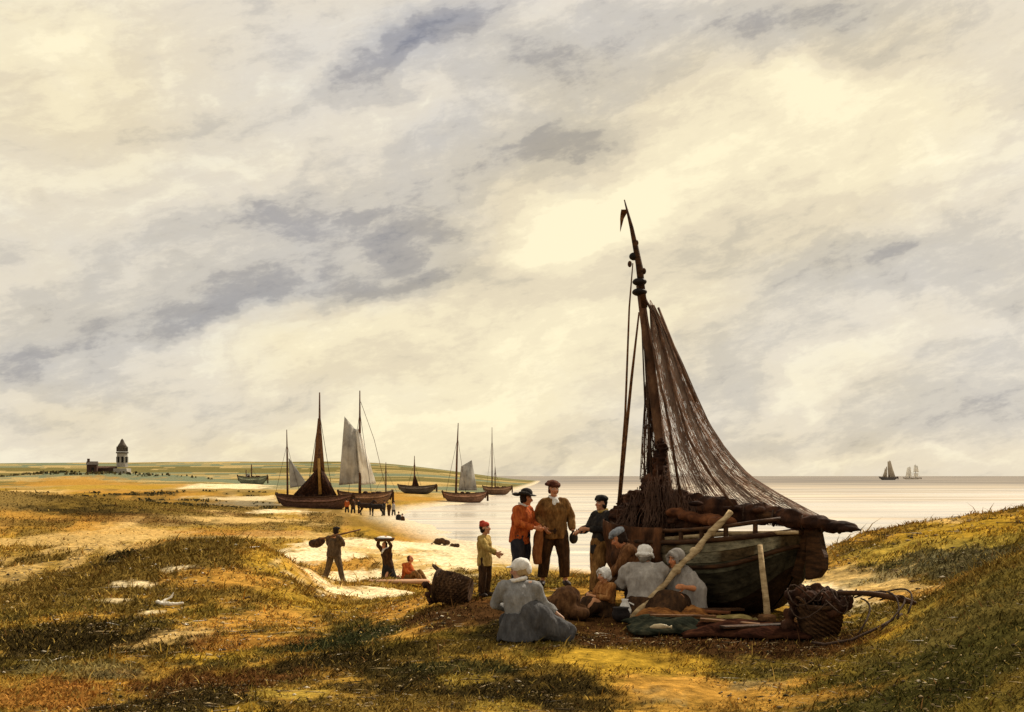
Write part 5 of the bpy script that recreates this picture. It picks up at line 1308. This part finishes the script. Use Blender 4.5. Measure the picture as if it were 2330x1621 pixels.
for k in range(34):
    a = rr.uniform(0, 6.28); q = rr.uniform(0, .29)
    add_ell(bm, g + V(q * math.cos(a), q * math.sin(a), .40 + rr.uniform(-.09, .10) - q * .1), (.08 * rr.uniform(.6, 1.3), .07, .05 * rr.uniform(.6, 1.6)), None, 8, 6)
for (dx, dz, r_) in ((-.22, .50, .05), (-.28, .47, .06), (-.34, .46, .05), (-.06, .54, .05), (-.30, .38, .06), (-.33, .26, .07), (-.34, .12, .08)): add_ell(bm, g + V(dx, -.05, dz), (r_ * 1.2, r_, r_))
tag(fused('net_bundle', bm, M_SAILB, None, voxel=.013, smooth_it=1, fold=.055, fscale=17, seed=7), 'ragged brown net heaped over the round basket', 'net')
# spar and loops of rope running to the right from that basket
bm = bmesh.new(); e0, e1 = g + V(.02, -.02, .46), G(916, 11.55) + V(0, 0, .05)
add_tube(bm, [e0.lerp(e1, t) + V(0, 0, .06 * math.sin(math.pi * t)) for t in np.linspace(0, 1, 9)], [.03, .034, .03, .028, .03, .032, .034, .036, .02], 9)
tag(obj('spar', bm, M_WOODD), 'dark spar slanting from the round basket down to the turf', 'spar')
bm = bmesh.new()
for (a, (cx_, cd_, ch_), (bx_, bd_)) in ((.35, (905, 11.8, .34), (898, 11.3)), (.5, (925, 11.7, .30), (908, 11.25)), (.42, (880, 11.9, .18), (858, 11.4)), (.62, (930, 11.6, .18), (880, 11.1))):
    p0 = e0.lerp(e1, a); q1 = G(cx_, cd_) + V(0, 0, ch_); q2 = G(bx_, bd_) + V(0, 0, .02)
    add_tube(bm, [p0 * (1 - t) ** 2 + q1 * 2 * t * (1 - t) + q2 * t * t for t in np.linspace(0, 1, 14)], .010, 6)
tag(obj('rope', bm, M_ROPE), 'loose dark ropes looping from the slanting spar over the turf', 'rope')
bm = bmesh.new(); add_tube(bm, [G(px_, d_) + V(0, 0, .03) for px_, d_ in ((902, 11.45), (880, 11.25), (852, 11.2), (825, 11.3), (812, 11.5))], .014, 6)
bm2 = bmesh.new(); rr = random.Random(9)
for k in range(16):
    c_ = g + V(rr.uniform(-.2, .2), rr.uniform(-.25, .1), .40 + rr.uniform(-.1, .12)); a0 = rr.uniform(0, 6.28); R_ = rr.uniform(.10, .24)
    add_tube(bm2, [c_ + V(R_ * math.cos(a0 + q), R_ * math.sin(a0 + q) * .7, .09 * math.sin(2 * q + k)) for q in np.linspace(0, 5.2, 14)], .009, 5)
tag(obj('rope', bm2, M_ROPE), 'tangle of thin dark rope lying over the nets in the round basket', 'rope')
tag(obj('rope', bm, M_ROPE), 'single dark rope lying in a curve below the round basket', 'rope')
# tarpaulins and sailcloth spread in front of the boat
def spread(name, corners, m, label, cat, fold=.05, thick=.02, seed=0, lift=.03):
    cs = [G(*c) for c in corners]
    def fn(u, v):
        p = cs[0].lerp(cs[1], u).lerp(cs[3].lerp(cs[2], u), v)
        e = 1 - max(abs(2 * u - 1), abs(2 * v - 1)) ** 3
        w = fbm3(np.array([[p.x * 5 + seed, p.y * 3.6, seed]]), 4)[0]
        rg = 1 - abs(2 * fbm3(np.array([[p.x * 2.2 + seed, p.y * 5, seed + 4.0]]), 2)[0] - 1) * 1.6
        x = p.x + .14 * (fbm3(np.array([[u * 4, v * 4, seed + 1.0]]), 3)[0] - .5); y = p.y + .2 * (fbm3(np.array([[u * 4, v * 4, seed + 2.0]]), 3)[0] - .5)
        return V(x, y, float(ground([x], [y])[0]) + lift + e * fold * (w * 1.6 + max(rg, 0) * .9))
    return tag(obj(name, sheet(fn, 34, 16, thick), m), label, cat)
spread('tarpaulin', ((622, 12.75), (708, 12.9), (700, 12.05), (636, 11.95)), M_TARP, 'black-green tarpaulin crumpled on the turf before the sitters', 'tarpaulin', .06, seed=3)
spread('old_sail', ((690, 12.7), (800, 12.9), (812, 11.8), (680, 11.75)), M_SAILD, 'dark brown sail spread on the turf below the hull', 'sail', .06, seed=6)
spread('sailcloth', ((642, 13.35), (722, 13.6), (712, 12.95), (634, 12.85)), mat('orange_sailcloth', [(.07, .024, .009), (.22, .085, .02), (.40, .18, .05)], 7, .9, .6, 25, (1, 2.5, 1)), 'rust orange sailcloth crumpled under the leaning pole', 'sail', .09, seed=9)
spread('sailcloth', ((706, 13.2), (764, 13.0), (756, 12.6), (700, 12.75)), mat('olive_cloth', [(.10, .075, .02), (.24, .18, .06), (.36, .27, .11)], 7, .9, .6, 25, (1, 2.5, 1)), 'olive yellow cloth lying between the brown sail and the hull', 'sail', .05, seed=12)
for (p0, p1, m, w, lb) in (((684, 13.15), (742, 13.55), M_WOODD, .12, 'dark loose board lying under the hull'), ((650, 12.5), (716, 12.62), M_WOODB, .05, 'thin brown lath lying across the black-green tarpaulin'), ((700, 12.3), (760, 12.15), M_WOODB, .10, 'brown loose board lying on the dark sail'), ((722, 11.85), (790, 12.25), M_WOODD, .11, 'dark red-brown board at the front of the dark sail'), ((676, 13.3), (730, 13.0), M_SAILR, .08, 'rust coloured board slanting over the orange sailcloth')):
    a, b = G(*p0), G(*p1); bm = bmesh.new(); d_ = b - a
    add_box(bm, (a + b) / 2 + V(0, 0, .13), (d_.length, w, .03), axes(d_), .006)
    tag(obj('plank', bm, m, None, False), lb, 'plank', 'boards lying by the boat')
# fish, jug, pots and a sack
bm = bmesh.new(); p = G(661, 11.9) + V(0, 0, .12)
add_tube(bm, [p + V(-.12, 0, 0), p + V(-.07, 0, .01), p + V(0, 0, .012), p + V(.06, 0, .008), p + V(.09, .01, 0), p + V(.12, .02, 0)], [.008, .024, .028, .018, .008, .02], 10, True, [1, .6, .5, .5, .6, .25], (0, 1, 0))
tag(obj('fish', bm, mat('pale_fish', [(.48, .38, .22), (.70, .60, .40)], 20, .4, .3)), 'pale fish lying on the edge of the black-green tarpaulin', 'fish')
def lathe(name, loc, prof, m, label, cat):
    bm = bmesh.new(); add_tube(bm, [(0, 0, z) for _, z in prof], [r_ for r_, _ in prof], 18)
    o = obj(name, bm, m); o.location = loc; return tag(o, label, cat)
jg = lathe('jug', G(625, 13.25), [(.05, 0), (.075, .05), (.08, .10), (.05, .17), (.035, .20), (.045, .23)], W_WHITE, 'small white jug standing on the sand beside the tarpaulin', 'jug')
bm = bmesh.new(); add_tube(bm, [(.06, 0, .06), (.12, 0, .10), (.11, 0, .16), (.045, 0, .19)], .010, 6); obj('handle', bm, W_WHITE, jg)
lathe('cooking_pot', G(621, 12.95), [(.05, 0), (.10, .04), (.11, .10), (.085, .15), (.10, .17)], M_IRON, 'small dark pot in front of the white jug', 'pot')
bm = bmesh.new(); g = G(560, 13.3)
for (dx, dy, dz, a, b) in ((0, 0, .14, .22, .18), (.08, .05, .26, .17, .14), (-.12, .02, .12, .18, .15), (.20, 0, .08, .15, .10), (-.24, 0, .07, .14, .09)): add_ell(bm, g + V(dx, dy, dz), (a, .2, b))
tag(fused('sack', bm, cloth('brown_sacking', (.04, .018, .008), (.10, .045, .018), (.17, .085, .035)), None, voxel=.018, fold=.03, fscale=9), 'slumped brown sack on the sand behind the woman in the white peaked cap', 'sack')
# bleached scraps on the left dune
bm = bmesh.new(); p = V(*hit(372, 1366), 0); p.z = float(ground([p.x], [p.y])[0])
add_tube(bm, [p + V(-.26, .35, .05), p + V(-.17, .14, .07), p + V(-.08, .04, .06), p + V(.06, .0, .05), p + V(.27, .04, .06)], [.012, .035, .03, .035, .014], 9)
add_tube(bm, [p + V(-.12, .08, .06), p + V(.02, .20, .14), p + V(.06, .22, .22)], [.026, .018, .008], 8)
tag(fused('driftwood', bm, mat('bleached_wood', [(.66, .60, .48), (.85, .80, .70)], 10, .9, .4), None, voxel=.009, smooth_it=1, fold=.018, fscale=22), 'bleached white crooked driftwood lying on the dark turf', 'driftwood')
for (x_, y_, s_, lb_) in ((990, 1222, .55, 'larger brown wreckage heap on the pale creek shore'), (1022, 1228, .33, 'smaller brown lump of wreckage on the pale creek shore')):
    bm = bmesh.new(); gx, gy = hit(x_, y_); p = V(gx, gy, float(ground([gx], [gy])[0])); rr = random.Random(x_)
    for k in range(7): add_ell(bm, p + V(rr.uniform(-.7, .7), rr.uniform(-.3, .3), rr.uniform(.1, .6)) * s_, (.4 * s_, .3 * s_, .3 * s_))
    add_tube(bm, [p + V(-1.3, 0, .05) * s_, p + V(-.2, 0, .8) * s_], .07 * s_, 6); add_tube(bm, [p + V(1.1, .1, .0) * s_, p + V(.2, 0, .75) * s_], .06 * s_, 6)
    tag(fused('wreckage', bm, M_WICK, None, voxel=.04, smooth_it=1, fold=.07, fscale=4), lb_, 'wreckage', 'wreckage on the creek shore')
# ------------------------------------------------------------------ grass and heath: nobody could count the blades
def scatter(n, seed, dmin, dmax, amin=-30, amax=30, pw=1.0):
    r = np.random.default_rng(seed)
    a = np.radians(r.uniform(amin, amax, n)); u = r.random(n) ** pw
    d = dmin * (dmax / dmin) ** u
    return d * np.sin(a), d * np.cos(a), r
def grass():
    x, y, r = scatter(800000, 1, 6.2, 130, -31, 31, 1.0)
    c = cover(x, y); z = ground(x, y)
    lum = c.sum(1)
    dark = 1 - smooth01(.25, 1.1, lum)
    clump = fbm2(x / .45, y / .45, 3, 2.0)
    p = (.06 + 1.0 * dark) * np.clip(smooth01(.36, .60, clump) + .5 * smooth01(.7, .95, dark), 0, 1) * (z > .6) * (1 - .6 * smooth01(40, 60, np.hypot(x, y)))
    p = p * (1 - .85 * np.exp(-((x - 1.7) / 2.4) ** 4 - ((y - 14.4) / 2.3) ** 4))
    keep = r.random(len(x)) < p
    # the trodden ground under the group stays short
    x, y, z, c, dark = x[keep], y[keep], z[keep], c[keep], dark[keep]
    n = len(x); d = np.hypot(x, y)
    trod = np.exp(-((x - 1.6) / 2.7) ** 2 - ((y - 14.6) / 2.6) ** 2)
    h = (.015 + .036 * r.random(n) ** 2.5) * (.6 + .6 * dark) * (1 - .7 * trod) * np.clip(d / 12, .8, 3.0)
    w = .0025 + .0005 * d
    th = r.uniform(0, 2 * np.pi, n)
    tall = r.random(n) < .03; h = np.where(tall, h * r.uniform(1.8, 3.4, n), h)
    lean = r.uniform(.3, 1.6, n) * h
    la = r.uniform(0, 2 * np.pi, n)
    bx, by = np.cos(th) * w, np.sin(th) * w
    lx, ly = np.cos(la) * lean + .25 * h, np.sin(la) * lean
    z0 = z - .01
    v = np.empty((n, 5, 3))
    v[:, 0] = np.c_[x - bx, y - by, z0]; v[:, 1] = np.c_[x + bx, y + by, z0]
    v[:, 2] = np.c_[x + bx * .7 + lx * .4, y + by * .7 + ly * .4, z0 + h * .6]; v[:, 3] = np.c_[x - bx * .7 + lx * .4, y - by * .7 + ly * .4, z0 + h * .6]
    v[:, 4] = np.c_[x + lx, y + ly, z0 + h]
    i = np.arange(n) * 5
    q = np.stack([i, i + 1, i + 2, i + 3], 1); t = np.stack([i + 3, i + 2, i + 4], 1)
    # own colour of each blade: mostly the turf's own, some straw, some olive green
    pick = r.random(n); pick = np.where((pick < .46) & (r.random(n) < .75 * smooth01(.55, .95, dark)), .9, pick)
    col = c * r.uniform(.6, 2.0, n)[:, None]
    s = pick < .20; col[s] = np.array((.46, .31, .075)) * r.uniform(.6, 1.3, s.sum())[:, None]
    s = (pick > .20) & (pick < .38); col[s] = np.array((.18, .125, .03)) * r.uniform(.5, 1.4, s.sum())[:, None]
    s = (pick > .38) & (pick < .46); col[s] = np.array((.24, .12, .04)) * r.uniform(.5, 1.2, s.sum())[:, None]
    me = fast_mesh('dune_grass', v.reshape(-1, 3), [q, t], np.repeat(col, 5, 0))
    tag(link_mesh('dune_grass', me, attr_mat('grass_blade', rough=.95, scale=3, amt=.15, bump=0, spec=.0), smooth=False), 'short wiry dune grass and moss', None, None, 'stuff')
grass()
def heath():
    """low dark scrub on the middle and far dunes, thousands of small leaf clumps"""
    x, y, r = scatter(60000, 5, 120, 420, -30, 0, 1.0)
    c = cover(x, y); z = ground(x, y); lum = c.sum(1)
    tow = np.exp(-((x + 132) / 48) ** 2 - ((y - 338) / 9) ** 2)
    p = smooth01(.0, .5, 1 - lum / .5) * .6 * smooth01(.48, .66, fbm2(x / 4, y / 6, 4, 4.0)) * (1 - smooth01(180, 300, y)) + .9 * smooth01(.45, .9, tow)
    k = (r.random(len(x)) < p) & (z > .9)
    x, y, z, tow = x[k], y[k], z[k], tow[k]; n = len(x); d = np.hypot(x, y)
    s = d * .0010 * r.uniform(.5, 1.5, n)
    V_, Q, C_ = [], [], []
    v = np.empty((n, 4, 3)); th = r.uniform(0, 6.28, n); hz = r.random(n) * (d * .0008 + tow * .4)
    for i_, (a, b) in enumerate(((-1, -.6), (1, -.6), (.6, .8), (-.7, .7))):
        v[:, i_] = np.c_[x + np.cos(th) * s * a, y + np.sin(th) * s * a, z + hz + s * b]
    i = np.arange(n) * 4
    col = np.where(r.random(n)[:, None] < .7, np.array((.07, .06, .025))[None], np.array((.16, .12, .045))[None]) * r.uniform(.5, 1.4, n)[:, None]
    me = fast_mesh('heath_scrub', v.reshape(-1, 3), [np.stack([i, i + 1, i + 2, i + 3], 1)], np.repeat(col, 4, 0))
    tag(link_mesh('heath_scrub', me, attr_mat('scrub_leaf', rough=.8, scale=3, amt=.1, bump=0, spec=.1), smooth=False), 'low dark scrub on the dunes and round the tower', None, None, 'stuff')
heath()

def litter():
    """pebbles, shell bits and dry stalks lying on the sand and turf"""
    x, y, r = scatter(26000, 9, 6.2, 45, -31, 31)
    z = ground(x, y); c = cover(x, y)
    k = (z > .7) & (fbm2(x / 1.3, y / 1.3, 3, 6.0) > .47)
    x, y, z, c = x[k], y[k], z[k], c[k]; n = len(x); d = np.hypot(x, y)
    s = (.006 + .022 * r.random(n) ** 4) * np.clip(d / 12, .8, 1.8)
    th = r.uniform(0, 6.28, n); st = np.where(r.random(n) < .45, r.uniform(3, 9, n), r.uniform(1, 1.7, n)); fl = np.where(st > 2.5, .35, .8)
    ca, sa = np.cos(th), np.sin(th)
    v = np.empty((n, 6, 3))
    for i_, (a, b, h) in enumerate(((1, 0, .3), (0, 1, .3), (-1, 0, .3), (0, -1, .3), (.1, .1, 1), (0, 0, -.5))):
        lx, ly = a * s * st, b * s * fl
        v[:, i_] = np.c_[x + ca * lx - sa * ly, y + sa * lx + ca * ly, z + h * s * fl + .004]
    i = np.arange(n) * 6
    f = np.concatenate([np.stack([i + a, i + (a + 1) % 4, i + 4], 1) for a in range(4)] + [np.stack([i + (a + 1) % 4, i + a, i + 5], 1) for a in range(4)])
    pal = np.array([(.62, .54, .40), (.30, .22, .12), (.10, .07, .04), (.48, .36, .18), (.05, .04, .02), (.75, .70, .60)])
    col = pal[r.choice(6, n, p=[.08, .29, .27, .23, .12, .01])] * r.uniform(.6, 1.2, n)[:, None]
    me = fast_mesh('beach_litter', v.reshape(-1, 3), [f], np.repeat(col, 6, 0))
    tag(link_mesh('beach_litter', me, attr_mat('pebble_and_straw', rough=.9, scale=30, amt=.2, bump=0, spec=.05), smooth=False), 'pebbles, shell bits and dry stalks on the ground', None, None, 'stuff')
litter()
